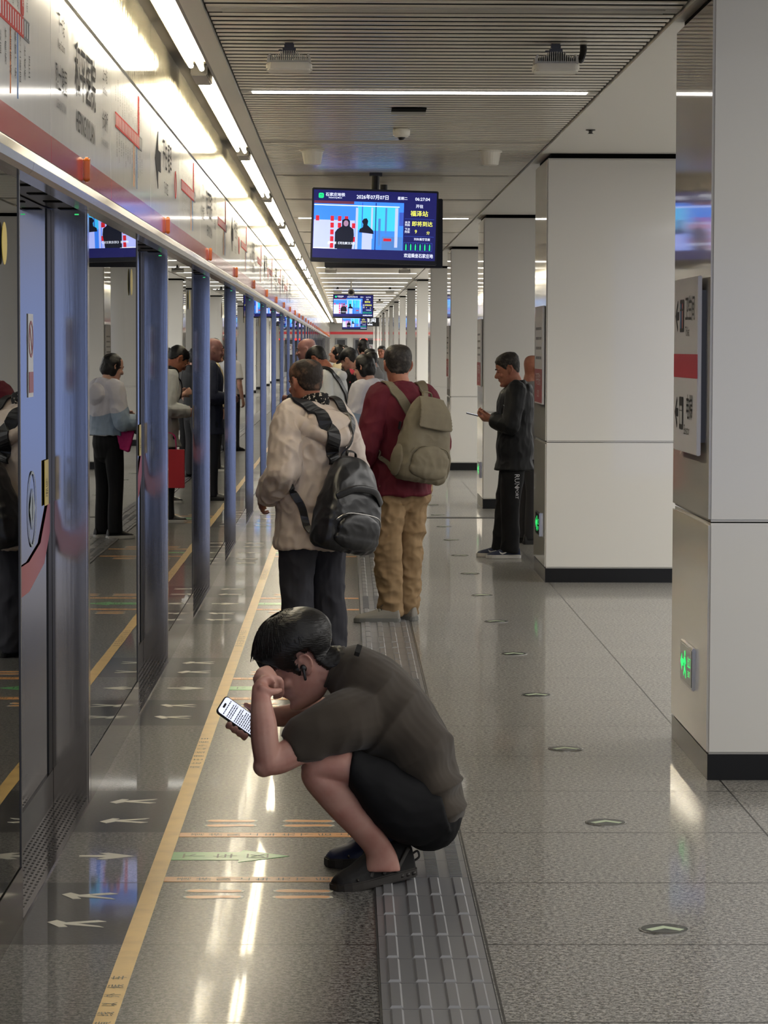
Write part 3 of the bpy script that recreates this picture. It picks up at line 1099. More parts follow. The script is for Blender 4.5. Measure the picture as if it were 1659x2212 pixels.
MB().box((-0.03, -0.03, -0.045), (0.03, 0.03, -0.022)).box((-0.022, -0.022, -0.022), (0.022, 0.022, 0.0)).box((-0.05, -0.01, -0.036), (-0.03, 0.01, -0.028)).build('bracket', 'steel_dark', ap, bevel=0.003)
for X, Y, lb in ((0.950, 13.15, 'white finned box hanging at upper right of the slatted ceiling'), (-0.262, 48.6, 'pale finned box above the nearest display, left of its pair'),
                 (0.98, 48.6, 'pale finned box above the nearest display, right of its pair'), (-0.20, 66, 'small finned box left of the bullet camera'), (1.0, 66, 'small finned box right of the bullet camera'),
                 (0.95, 82, 'distant finned box right of the second display, the higher one'), (0.95, 100, 'distant finned box right of the second display, the lower one')):
    copy_tree(ap, (X, Y, ZC), lb)
MB().tube([(1.078, 13.17, ZC), (1.076, 13.16, ZC - 0.035), (1.064, 13.14, ZC - 0.072)], [0.016, 0.016, 0.015], seg=10, sub=3).build('access_cable', 'black_plastic')
tag(bpy.data.objects['access_cable'], 'thick black cable from ceiling to upper right finned box', 'cable')
spk = thing('ceiling_speaker', (-0.24, 20.2, ZC), 'left white bucket speaker under the ceiling, before the display', 'speaker', 'white bucket speakers')
MB().lathe([(0.083, 0.0), (0.085, -0.010), (0.074, -0.014), (0.066, -0.06), (0.058, -0.100), (0.050, -0.103), (0.0, -0.103)], (0, 0, 0)).build('speaker_body', 'device_white', spk, smooth=False)
copy_tree(spk, (1.005, 20.2, ZC), 'right white bucket speaker under the ceiling, before the display')
dm = thing('dome_camera', (0.345, 18.2, ZC), 'small white dome camera under the ceiling above the display', 'camera')
MB().lathe([(0.052, 0.0), (0.055, -0.02), (0.053, -0.042), (0.040, -0.055), (0.0, -0.056)], (0, 0, 0)).build('housing', 'device_white', dm, smooth=True)
MB().ell((0, 0, -0.052), (0.026, 0.026, 0.022)).build('dome', 'black_plastic', dm, smooth=True)
ht = thing('ceiling_hatch', (0.36, 16.75, ZC), 'dark open hatch in the slatted ceiling above the dome camera', 'hatch')
MB().box((-0.10, -0.12, -0.006), (0.10, 0.12, 0.0)).build('opening', 'dark', ht)
MB().box((-0.10, 0.10, -0.022), (0.10, 0.13, -0.004)).build('frame_edge', 'slat_dim', ht)
bc = thing('bullet_camera', (0.10, 60.8, ZC), 'bullet camera on a rod above the second display', 'camera')
MB().tube([(0, 0, 0), (0, 0, -0.16)], [0.018, 0.018], seg=10, cap='flat').build('rod', 'device_white', bc)
MB().prism(rrect(0.13, 0.13, 0.03), (0, -0.12, -0.22), (1, 0, 0), (0, 0, 1), (0, 0.24, 0)).build('housing', 'device_grey', bc, bevel=0.01)
MB().prism(circ(0.045), (0, -0.13, -0.22), (1, 0, 0), (0, 0, 1), (0, 0.02, 0)).build('lens', 'black_plastic', bc)
sp = MB().lathe([(0.03, 0.0), (0.03, -0.006), (0.012, -0.01), (0.012, -0.022), (0.02, -0.026), (0.0, -0.026)], (1.53, 18.1, ZC - 0.01)).build('sprinkler', 'steel_dark')
tag(sp, 'small sprinkler on the plain white ceiling strip at right', 'sprinkler')

# ------------------------------------------------------------------ signs on the columns
CU, CV = V((0, -1, 0)), VV
cs = thing('direction_sign', (CX0 - 0.022, 11.05, 1.246), 'white toilet and elevator direction sign on the nearest column', 'sign')
MB().box((-0.016, 0, 0), (0.0, 0.78, 0.694)).build('plate', mat('sign plate', (222, 222, 228), 0.5, 0, 0.15), cs, bevel=0.003)
MB().box((0.0, 0.05, 0.05), (0.022, 0.73, 0.64)).build('back_frame', 'steel_dark', cs)
MB().box((-0.0175, 0.0, 0.298), (-0.0155, 0.78, 0.392)).build('red_band', mat('sign red band', (186, 40, 62), 0.5, 0, 0.15), cs)


def on_sign(u, z):
    return V((-0.0172, 0.78 - u, z))


for zc, nm, la in ((0.545, '卫生间', 'Toilet'), (0.155, '电梯', 'Elevator')):
    a = MB()
    a.prism([(0.0, 0), (0.075, 0.062), (0.082, 0.045), (0.045, 0.017), (0.11, 0.017), (0.11, -0.017), (0.045, -0.017), (0.082, -0.045), (0.075, -0.062)], on_sign(0.05, zc), CU, CV, (-0.001, 0, 0))
    a.build('arrow', 'sign_black', cs)
    MB().prism(rrect(0.13, 0.13 if la == 'Toilet' else 0.13, 0.012), on_sign(0.27, zc), CU, CV, (-0.001, 0, 0)).build('pictogram_plate', 'sign_black', cs)
    if la == 'Toilet':
        for du, mm in ((-0.03, 'sign_blue'), (0.03, 'sticker_red')):
            q = MB().prism(circ(0.012, 12), on_sign(0.27 + du, zc + 0.038) + V((-0.0012, 0, 0)), CU, CV, (-0.001, 0, 0))
            q.prism([(-0.018, 0.02), (0.018, 0.02), (0.012, -0.05), (-0.012, -0.05)], on_sign(0.27 + du, zc) + V((-0.0012, 0, 0)), CU, CV, (-0.001, 0, 0))
            q.build('pictogram', mm, cs)
    else:
        q = MB()
        for du in (-0.03, 0.0, 0.03):
            q.prism(circ(0.010, 12), on_sign(0.27 + du, zc + 0.02) + V((-0.0012, 0, 0)), CU, CV, (-0.001, 0, 0))
            q.prism([(-0.011, 0.008), (0.011, 0.008), (0.009, -0.045), (-0.009, -0.045)], on_sign(0.27 + du, zc) + V((-0.0012, 0, 0)), CU, CV, (-0.001, 0, 0))
        q.build('pictogram', 'sticker_white', cs)
    text('sign_text', nm, 0.105, on_sign(0.54, zc + 0.02) + V((-0.001, 0, 0)), CU, CV, 'sign_black', cs, bold=0.01)
    text('sign_latin', la, 0.055, on_sign(0.46, zc - 0.065) + V((-0.001, 0, 0)), CU, CV, 'sign_black', cs)


def exit_sign(X, Y, z, lb):
    e = thing('exit_sign', (X, Y, z), lb, 'exit sign', 'low green exit signs on the columns')
    MB().box((-0.012, 0, 0), (0.002, 0.40, 0.17)).build('frame', 'steel_rail', e, bevel=0.003)
    MB().box((-0.0135, 0.012, 0.012), (-0.011, 0.388, 0.158)).build('face', 'exit_face', e)
    q = MB()
    o = V((-0.0145, 0.30, 0.085))
    q.prism([(0.0, 0), (0.04, 0.035), (0.04, 0.014), (0.09, 0.014), (0.09, -0.014), (0.04, -0.014), (0.04, -0.035)], V((-0.0145, 0.365, 0.085)), CU, CV, (-0.0005, 0, 0))
    q.prism(circ(0.012, 12), V((-0.0145, 0.225, 0.128)), CU, CV, (-0.0005, 0, 0))
    q.prism([(-0.012, 0.03), (0.014, 0.026), (0.034, 0.006), (0.028, 0.0), (0.010, 0.010), (0.006, -0.012), (0.030, -0.03), (0.036, -0.055), (0.026, -0.055), (0.018, -0.034), (-0.008, -0.022), (-0.034, -0.052), (-0.042, -0.044), (-0.016, -0.014), (-0.016, 0.012), (-0.034, 0.0), (-0.040, 0.008)], V((-0.0145, 0.225, 0.085)), CU, CV, (-0.0005, 0, 0))
    q.build('pictogram', 'exit_green', e)
    text('exit_text', '出口', 0.05, V((-0.0147, 0.09, 0.10)), CU, CV, 'exit_green', e)
    text('exit_latin', 'EXIT', 0.035, V((-0.0147, 0.09, 0.055)), CU, CV, 'exit_green', e)
    return e


exit_sign(CX0 - 0.002, 11.33, 0.30, 'green exit sign low on the nearest column')
exit_sign(CX0 + 0.018, 20.68, 0.30, 'green exit sign low on the second column')
for i in range(2, 7):
    exit_sign(CX0 + 0.018, CY0 + CP * i + 0.38, 0.30, 'tiny green exit sign low on the %s column' % nth(i))


def poster(i, lb):
    p = thing('poster_sign', (CX0 + 0.02 - 0.006, CY0 + CP * i + 0.05, 1.26), lb, 'sign', 'station posters on the column sides')
    MB().box((-0.016, 0, 0), (0.0, 0.80, 0.70)).build('plate', 'sticker_white', p)
    MB().box((-0.0172, 0.01, 0.01), (-0.0155, 0.79, 0.25)).build('red_block', 'sticker_red', p)
    text('poster_title', '和平医院站', 0.10, V((-0.018, 0.40, 0.17)), CU, CV, 'sticker_white', p)
    text('poster_subtitle', '出口信息', 0.06, V((-0.018, 0.40, 0.07)), CU, CV, 'sticker_white', p)
    q = MB()
    for a in range(5):
        for b_ in range(4):
            q.box((-0.0172, 0.12 + a * 0.12, 0.32 + b_ * 0.07), (-0.0158, 0.19 + a * 0.12, 0.34 + b_ * 0.07))
    q.build('map_print', 'sign_grey', p)


poster(1, 'white and red poster on the second column beside the man in black')
poster(2, 'white and red poster on the third column')
poster(3, 'white and red poster on the fourth column')

# ------------------------------------------------------------------ floor markings
ZT = 0.0012
tape = thing('floor_tape', (-0.592, 0, 0), 'long yellow floor tape with black lettering beside the screen doors', 'floor tape')
MB().box((-0.027, YA, 0.0), (0.027, YB, ZT)).build('yellow_strip', 'tape_yellow', tape)
for k in range(-1, 6):
    e = YC0 + k * BAY - 1.78
    tm = MB()
    for j, ch in enumerate('请站在黄线以外候车'):
        t = text(None, ch, 0.046, (0.0, e - 0.86 + j * 0.103, ZT + 0.0006), (0, 1, 0), (-1, 0, 0), None)
        tm.add(t.v, t.f)
    tm.build('tape_lettering', 'tape_text', tape)

guide = thing('floor_strip', (0, YC0, 0), 'x', 'floor strip', 'orange queue strips on the floor')
MB().box((-0.564, -0.04, 0.0), (0.085, 0.04, ZT)).build('orange_strip', 'tape_orange', guide)
tm = MB()
for j, ch in enumerate('请排队上车先下后上'):
    t = text(None, ch, 0.05, (-0.50 + j * 0.062, 0.0, ZT + 0.0006), (0, 1, 0), (-1, 0, 0), None)
    tm.add(t.v, t.f)
tm.build('strip_lettering', 'tape_text', guide)
garrow = thing('floor_arrow', (0, YC0, 0), 'x', 'floor arrow', 'green floor arrows')
MB().prism([(-0.564, 0.072), (-0.345, 0.072), (-0.335, 0.112), (-0.182, 0.0), (-0.345, -0.112), (-0.345, -0.072), (-0.564, -0.072)], (0, 0, 0), (1, 0, 0), (0, 1, 0), (0, 0, ZT)).build('green_arrow', 'tape_green', garrow)
tm = MB()
for j, ch in enumerate('下车区'):
    t = text(None, ch, 0.085, (-0.49 + j * 0.105, 0.0, ZT + 0.0006), (0, 1, 0), (-1, 0, 0), None)
    tm.add(t.v, t.f)
tm.build('arrow_lettering', 'green_text', garrow)
warrow = MB().prism([(-0.09, 0.012), (0.0, 0.02), (-0.03, 0.055), (0.0, 0.06), (0.09, 0.0), (0.0, -0.06), (-0.03, -0.055), (0.0, -0.02), (-0.09, -0.012)], (0, 0, 0), (1, 0, 0), (0, 1, 0), (0, 0, ZT)).build('floor_arrow', 'tape_white', origin=None)
tag(warrow, 'x', 'floor arrow', 'white floor arrows between tape and doors')
sl_o = [(-0.085, -0.02), (-0.045, 0.05), (-0.020, 0.045), (-0.035, 0.012), (0.085, 0.055), (0.07, 0.035), (0.0, -0.002), (0.085, -0.03), (0.06, -0.048), (-0.03, -0.016), (-0.06, -0.05)]
sarrow = MB().prism(sl_o, (0, 0, 0), (1, 0, 0), (0, 1, 0), (0, 0, ZT)).build('slanted_arrow', 'tape_white')
tag(sarrow, 'x', 'floor arrow', 'slanted boarding arrows on the dark slabs')
foot = [(-0.088, 0.004), (-0.075, 0.022), (-0.045, 0.030), (-0.01, 0.024), (0.03, 0.018), (0.075, 0.022), (0.090, 0.008), (0.085, -0.012), (0.06, -0.02), (0.0, -0.016), (-0.05, -0.018), (-0.08, -0.010)]
feet = thing('footprint_sticker', (0, YC0, 0), 'x', 'footprint sticker', 'orange footprint pairs on the floor')
for sy in (1, -1):
    MB().prism([(a * 1.05, b * 1.15 * sy) for a, b in foot], (0, sy * 0.045, 0), (1, 0, 0), (0, 1, 0), (0, 0, ZT * 0.6)).build('outline', 'tape_white', feet)
    MB().prism([(a * 0.95, b * sy) for a, b in foot], (0, sy * 0.045, 0), (1, 0, 0), (0, 1, 0), (0, 0, ZT)).build('sole', 'tape_orange', feet)
first = {}


def place(proto, x, y, lb):
    if proto.name not in first:
        first[proto.name] = 1
        proto.location = (x, y, 0)
        proto['label'] = lb
        return proto
    return copy_tree(proto, (x, y, 0), lb)


WHERE = ['front door bay', 'second door bay', 'third door bay', 'fourth door bay', 'fifth door bay', 'sixth door bay']
for k in range(5):
    yk = YC0 + k * BAY
    w = WHERE[k]
    place(guide, 0, yk + 0.41, 'orange lettered floor strip on the far side of the green arrow, ' + w)
    place(guide, 0, yk - 0.41, 'orange lettered floor strip on the near side of the green arrow, ' + w)
    place(garrow, 0, yk, 'green floor arrow pointing away from the ' + w)
    place(warrow, -0.778, yk, 'straight white arrow at the ' + w + ', left of the tape')
    for dy, q in ((1.13, 'farthest'), (0.70, 'second farthest'), (-0.68, 'second nearest'), (-1.10, 'nearest')):
        o = place(sarrow, -0.775, yk + dy, q + ' slanted white arrow at the ' + w)
        o.scale = (1, 1 if dy > 0 else -1, 1)
    for dx, qx in ((-0.40, 'beside the yellow tape'), (-0.13, 'nearer the tactile strip')):
        for dy, qy in ((0.65, 'far'), (-0.65, 'near')):
            place(feet, dx, yk + dy, 'orange footprint pair ' + qx + ', ' + qy + ' side of the ' + w)
disc = thing('floor_marker', (0.914, 8.12, 0), 'x', 'floor marker', 'round evacuation markers in the floor')
MB().lathe([(0.0735, 0.0), (0.0735, 0.0022), (0.068, 0.003), (0.0, 0.003)], (0, 0, 0), seg=40).build('rim', 'steel_rail', disc)
MB().prism(circ(0.0665, 40), (0, 0, 0.003), (1, 0, 0), (0, 1, 0), (0, 0, 0.0006)).build('plate', 'disc_dark', disc)
MB().prism([(-0.055, -0.012), (0.0, 0.036), (0.055, -0.012), (0.040, -0.034), (0.0, 0.0), (-0.040, -0.034)], (0, 0, 0.0036), (1, 0, 0), (0, 1, 0), (0, 0, 0.0005)).build('arrow', 'disc_glow', disc)
disc['label'] = 'nearest round floor marker with pale arrow, lower right'
for k in range(1, 26):
    copy_tree(disc, (0.914, 8.12 + 1.85 * k, 0), nth(k) + ' round floor marker counted from the front, right of the tactile strip')

# ================================================================== people
def fbm(p, s):
    return noise.noise(p * s) + 0.5 * noise.noise(p * (s * 2.1) + V((3.1, 7.7, 1.3)))


def solid(mb, name, voxel, m, smooth=4, parent=None, origin=None, wr=None, fin=None):
    """all the overlapping shapes in mb grown into one continuous skin.
    wr = (amplitude, scale, (stretch x, y, z)) adds cloth folds"""
    me = mb.mesh('tmp')
    bm = bmesh.new()
    bm.from_mesh(me)
    bmesh.ops.recalc_face_normals(bm, faces=bm.faces)
    bm.to_mesh(me)
    bm.free()
    ob = bpy.data.objects.new('tmp', me)
    COL.objects.link(ob)
    r = ob.modifiers.new('r', 'REMESH')
    r.mode = 'VOXEL'
    r.voxel_size = voxel
    if smooth:
        q = ob.modifiers.new('s', 'SMOOTH')
        q.factor = 0.5
        q.iterations = smooth
    dg = bpy.context.evaluated_depsgraph_get()
    out = bpy.data.meshes.new_from_object(ob.evaluated_get(dg))
    bpy.data.objects.remove(ob)
    bpy.data.meshes.remove(me)
    o = V(origin) if origin is not None else V((0, 0, 0))
    nv = len(out.vertices)
    co = np.empty(nv * 3, 'f')
    out.vertices.foreach_get('co', co)
    co = co.reshape(nv, 3)
    nr = np.empty(nv * 3, 'f')
    out.vertices.foreach_get('normal', nr)
    nr = nr.reshape(nv, 3)
    if wr:
        amp, sc, st = wr
        d = np.zeros(nv, 'f')
        ns = noise.noise
        for i in range(nv):
            p = V((co[i, 0] * st[0], co[i, 1] * st[1], co[i, 2] * st[2]))
            w = V((ns(p * (sc * 0.5) + V((9, 2, 4))), ns(p * (sc * 0.5)), ns(p * (sc * 0.5) + V((1, 5, 8)))))
            q = p + w * (0.35 / sc)
            rd = 1 - 2.2 * abs(ns(q * sc))                    # ridged folds
            r2 = 1 - 2.2 * abs(ns(q * (sc * 1.9) + V((5, 3, 1))))
            mk = max(0.0, min(1.0, 0.55 + 1.3 * ns(p * (sc * 0.3))))
            d[i] = amp * (0.95 * rd * mk + 0.5 * r2 * (1.15 - mk) + 0.2 * ns(q * (sc * 3.1)))
        co = co + nr * d[:, None]
    if fin:
        d = np.array([fin(V(co[i])) for i in range(nv)], 'f')
        co = co + nr * d[:, None]
    co = co - np.array(o, 'f')
    out.vertices.foreach_set('co', co.astype('f').ravel())
    out.update()
    out.name = name
    return link(name, out, m, parent, origin, True)


def mtl(name, f, rough=0.8, spec=0.25, sheen=0.0, bump=(260, 0.15, 0.001)):
    """cloth material whose colour comes from f(nodes, vec, x, y, z)"""
    m = mat(name, (128, 128, 128), rough, 0, spec, bump=bump, sheen=sheen)
    n = Nodes(m)
    vec, x, y, z = n.xyz()
    m.node_tree.links.new(f(n, vec, x, y, z), m.node_tree.nodes['Principled BSDF'].inputs['Base Color'])
    return m


def skin_mat(name, c, c2):
    return mat(name, c, 0.48, 0, 0.35, bump=(420, 0.08, 0.0008), mix=(c2, 14, 0.42, 0.72), sss=0.12)


SK = {'young': skin_mat('warm skin', (188, 144, 130), (172, 120, 108)), 'old': skin_mat('tanned skin', (176, 120, 96), (158, 96, 78)),
      'pink': skin_mat('pinkish skin', (170, 128, 122), (150, 104, 102)), 'pale': skin_mat('pale skin', (206, 164, 146), (194, 140, 126))}
HAIR = mat('black hair', (20, 18, 18), 0.42, 0, 0.4, bump=(60, 0.5, 0.004), stretch=(1, 1, 4))
HAIR_GREY = mat('dark greying hair', (40, 36, 33), 0.55, 0, 0.3, bump=(90, 0.5, 0.004), mix=((84, 76, 70), 30, 0.5, 0.75))
LIP = mat('lips', (150, 84, 80), 0.4)
EYE = mat('eye', (26, 20, 18), 0.15)
BROW = mat('eyebrow', (30, 26, 24), 0.7)

HEAD_SEC = [(-0.128, 0.070, -0.005, 0.022), (-0.120, 0.086, -0.020, 0.036), (-0.104, 0.091, -0.045, 0.048), (-0.088, 0.085, -0.060, 0.055),
            (-0.076, 0.090, -0.068, 0.059), (-0.066, 0.087, -0.073, 0.062), (-0.056, 0.090, -0.077, 0.064), (-0.040, 0.087, -0.080, 0.067), (-0.020, 0.085, -0.086, 0.070),
            (0.000, 0.081, -0.092, 0.0725), (0.016, 0.088, -0.097, 0.0745), (0.030, 0.090, -0.100, 0.076), (0.055, 0.086, -0.101, 0.0765), (0.078, 0.073, -0.096, 0.072),
            (0.096, 0.053, -0.082, 0.061), (0.108, 0.028, -0.060, 0.045), (0.115, -0.004, -0.030, 0.020)]


def head_parts(mb, M, s=1.0, nose=1.0, ears=True):
    seg = 28
    vs, fs = [], []
    for z, xf, xb, w in HEAD_SEC:
        for k in range(seg):
            g = 2 * math.pi * k / seg
            c, q = math.cos(g), math.sin(g)
            e = 0.82
            cx = 0.5 * (xf + xb)
            # widest a little behind the middle, face narrower
            x = cx + (xf - cx if c > 0 else cx - xb) * math.copysign(abs(c) ** e, c)
            wf = w * (1.0 - 0.10 * max(0, c))
            vs.append(M @ (V((x, wf * math.copysign(abs(q) ** 0.9, q), z)) * s))
    n = len(HEAD_SEC)
    for i in range(n - 1):
        for k in range(seg):
            k2 = (k + 1) % seg
            fs.append((i * seg + k, i * seg + k2, (i + 1) * seg + k2, (i + 1) * seg + k))
    fs.append(tuple(range(seg))[::-1])
    fs.append(tuple((n - 1) * seg + k for k in range(seg)))
    mb.add(vs, fs)
    t = lambda x, y, z: M @ (V((x, y, z)) * s)
    R3 = M.to_3x3()
    mb.tube([t(0.080, 0, 0.008), t(0.092, 0, -0.010), t(0.098 + 0.012 * nose, 0, -0.034), t(0.090, 0, -0.043)], [0.008 * s, 0.0095 * s, 0.0125 * s, 0.009 * s], seg=10, sub=3, side=R3 @ V((0, 1, 0)))
    for q in (-1, 1):
        mb.ell(t(0.088, q * 0.013, -0.038), (0.011 * s, 0.009 * s, 0.0075 * s), R3)
        mb.ell(t(0.078, q * 0.033, 0.019), (0.014 * s, 0.020 * s, 0.007 * s), R3)       # brow ridge
        mb.ell(t(0.066, q * 0.040, -0.030), (0.020 * s, 0.020 * s, 0.018 * s), R3)      # cheek bone
        mb.ell(t(0.073, q * 0.031, 0.001), (0.0125 * s, 0.0155 * s, 0.0085 * s), R3)    # eyelids
        if ears:
            E = M.to_4x4() if len(M) == 3 else M
            ex = lambda x, y, z: M @ (V((x, y, z)) * s)
            mb.ell(ex(-0.012, q * 0.076, -0.006), (0.017 * s, 0.007 * s, 0.029 * s), R3 @ Matrix.Rotation(R(-14), 3, 'Y') @ Matrix.Rotation(R(-18 * q), 3, 'Z'))
            rim = [(0.004, 0.076, 0.012), (-0.006, 0.082, 0.025), (-0.022, 0.087, 0.022), (-0.029, 0.088, 0.004), (-0.024, 0.085, -0.016), (-0.012, 0.079, -0.032), (-0.003, 0.075, -0.034)]
            mb.tube([ex(x, q * y, z) for x, y, z in rim], [0.0042 * s] * 6 + [0.006 * s], seg=8, sub=3)
    mb.ell(t(0.086, 0, -0.062), (0.010 * s, 0.022 * s, 0.0055 * s), R3)
    mb.ell(t(0.085, 0, -0.072), (0.010 * s, 0.019 * s, 0.006 * s), R3)
    mb.ell(t(0.082, 0, -0.108), (0.014 * s, 0.020 * s, 0.014 * s), R3)


def face_details(M, par, origin, s=1.0, brows=True):
    t = lambda x, y, z: M @ (V((x, y, z)) * s)
    R3 = M.to_3x3()
    for q in (-1, 1):
        mb = MB().ell(t(0.0815, q * 0.031, -0.0005), (0.006 * s, 0.0125 * s, 0.0035 * s), R3)
        mb.build('eye', EYE, par, origin, True)
        if brows:
            MB().tube([t(0.093, q * 0.014, 0.020), t(0.0915, q * 0.030, 0.026), t(0.079, q * 0.050, 0.021)], [(0.0022 * s, 0.004 * s), (0.0025 * s, 0.0045 * s), (0.0012 * s, 0.0025 * s)], seg=8, sub=4).build('eyebrow', BROW, par, origin, True)
    MB().tube([t(0.091, -0.020, -0.067), t(0.0955, 0.0, -0.0665), t(0.091, 0.020, -0.067)], [0.0016 * s, 0.0024 * s, 0.0016 * s], seg=8, sub=4).build('mouth', LIP, par, origin, True)


def zline(tab, x):
    for (x0, z0), (x1, z1) in zip(tab, tab[1:]):
        if x >= x1:
            t = (x - x0) / (x1 - x0)
            return z0 + (z1 - z0) * max(0.0, min(1.0, t))
    return tab[-1][1]


SHORT = [(0.10, 0.066), (0.078, 0.060), (0.060, 0.038), (0.040, 0.028), (0.028, -0.004), (0.016, -0.012), (0.010, 0.016), (-0.030, 0.022), (-0.038, -0.02), (-0.055, -0.052), (-0.11, -0.068)]


def hair_shell(body, M, name, m, tab, thick, par, origin, s=1.0, noise_amp=0.002, extra=None):
    """hair grown out of the scalp of a finished body mesh"""
    Mi = M.inverted()
    me = body.data
    ow = V(origin)
    loc = [(Mi @ (v.co + ow)) / s for v in me.vertices]
    h = [(q.z - zline(tab, q.x)) if (-0.125 < q.x < 0.11 and abs(q.y) < 0.0795 and q.z > -0.09) else -1 for q in loc]
    idx, vs, fs = {}, [], []
    for p in me.polygons:
        if all(h[i] > 0 for i in p.vertices):
            f = []
            for i in p.vertices:
                if i not in idx:
                    idx[i] = len(vs)
                    k = min(1.0, h[i] / 0.022)
                    k = k * k * (3 - 2 * k)
                    t = thick(loc[i]) if callable(thick) else thick
                    vs.append(me.vertices[i].co + ow + me.vertices[i].normal * (0.0006 + s * t * k + noise_amp * k * noise.noise(loc[i] * 90)))
                f.append(idx[i])
            fs.append(f)
    mb = MB().add(vs, fs)
    if extra:
        extra(mb)
    return mb.build(name, m, par, origin, True, fix=False)


def strands(mb, M, n, fn, rnd, r=0.0016):
    for _ in range(n):
        pts = fn(rnd)
        if pts:
            mb.tube([M @ p for p in pts], [r, r * 1.1, r * 0.8, r * 0.3][:len(pts)], seg=4, cap='flat')


def hand_parts(mb, wrist, fdir, back, side, k=1.0, curl=(20, 35, 30), spread=4, thumb=30, thumb_curl=20, ln=1.0, palm_w=0.039):
    """hand: fdir = pointing direction of the palm, back = out of the back of the hand, side = towards the thumb"""
    w, f, b = V(wrist), V(fdir).normalized(), V(back)
    b = (b - f * b.dot(f)).normalized()
    t = V(side)
    t = (t - f * t.dot(f) - b * t.dot(b)).normalized()
    pl = 0.092 * k
    mb.tube([w - f * 0.01, w + f * pl * 0.35, w + f * pl * 0.75, w + f * pl], [(0.026 * k, 0.020 * k), (0.034 * k, 0.0165 * k), (palm_w * k, 0.0145 * k), (palm_w * 0.96 * k, 0.011 * k)], seg=14, side=t, sub=3)
    offs = (0.030, 0.0102, -0.0100, -0.0295)
    lens = ((0.043, 0.025, 0.021), (0.047, 0.029, 0.022), (0.044, 0.027, 0.022), (0.034, 0.020, 0.019))
    tips = []
    for i in range(4):
        p = w + f * pl * (0.97 if i in (1, 2) else 0.92) + t * offs[i] * k
        pts, rad = [p - f * 0.02 * k, p], [0.0090 * k, 0.0095 * k]
        a = 0
        sp = R(spread * (1.5 - i))
        for j in range(3):
            a += curl[j] * (1 + 0.08 * i)
            d = f * math.cos(R(a)) - b * math.sin(R(a))
            d = (d + t * math.sin(sp) * math.cos(R(min(a, 80)))).normalized()
            p = p + d * lens[i][j] * k * ln
            pts.append(p)
            rad.append((0.0086, 0.0078, 0.0066)[j] * k)
        mb.tube(pts, rad, seg=10, sub=3, side=t)
        tips.append(p)
    p0 = w + f * pl * 0.22 + t * 0.024 * k - b * 0.004
    d1 = (f * math.cos(R(thumb)) + t * math.sin(R(thumb)) - b * 0.35).normalized()
    p1 = p0 + d1 * 0.040 * k
    d2 = (d1 * math.cos(R(thumb_curl)) + (f * 0.8 - b * 0.5).normalized() * math.sin(R(thumb_curl))).normalized()
    p2 = p1 + d2 * 0.032 * k
    d3 = (d2 * math.cos(R(thumb_curl)) + (f * 0.7 - b * 0.5 - t * 0.2).normalized() * math.sin(R(thumb_curl))).normalized()
    p3 = p2 + d3 * 0.024 * k
    mb.tube([p0 - d1 * 0.012, p0, p1, p2, p3], [0.013 * k, 0.0145 * k, 0.0115 * k, 0.0098 * k, 0.0078 * k], seg=10, sub=3)
    return tips


def arm_parts(mb, sh, el, wr, k=1.0, up=0.044, hint=None):
    sh, el, wr = V(sh), V(el), V(wr)
    mb.tube([sh, sh.lerp(el, 0.4), sh.lerp(el, 0.8), el], [up * 1.05 * k, up * k, up * 0.86 * k, up * 0.84 * k], sub=3)
    mb.tube([el, el.lerp(wr, 0.25), el.lerp(wr, 0.65), wr], [up * 0.84 * k, up * 0.90 * k, (up * 0.72 * k), (0.0265 * k, 0.0215 * k)], sub=4, side=hint)


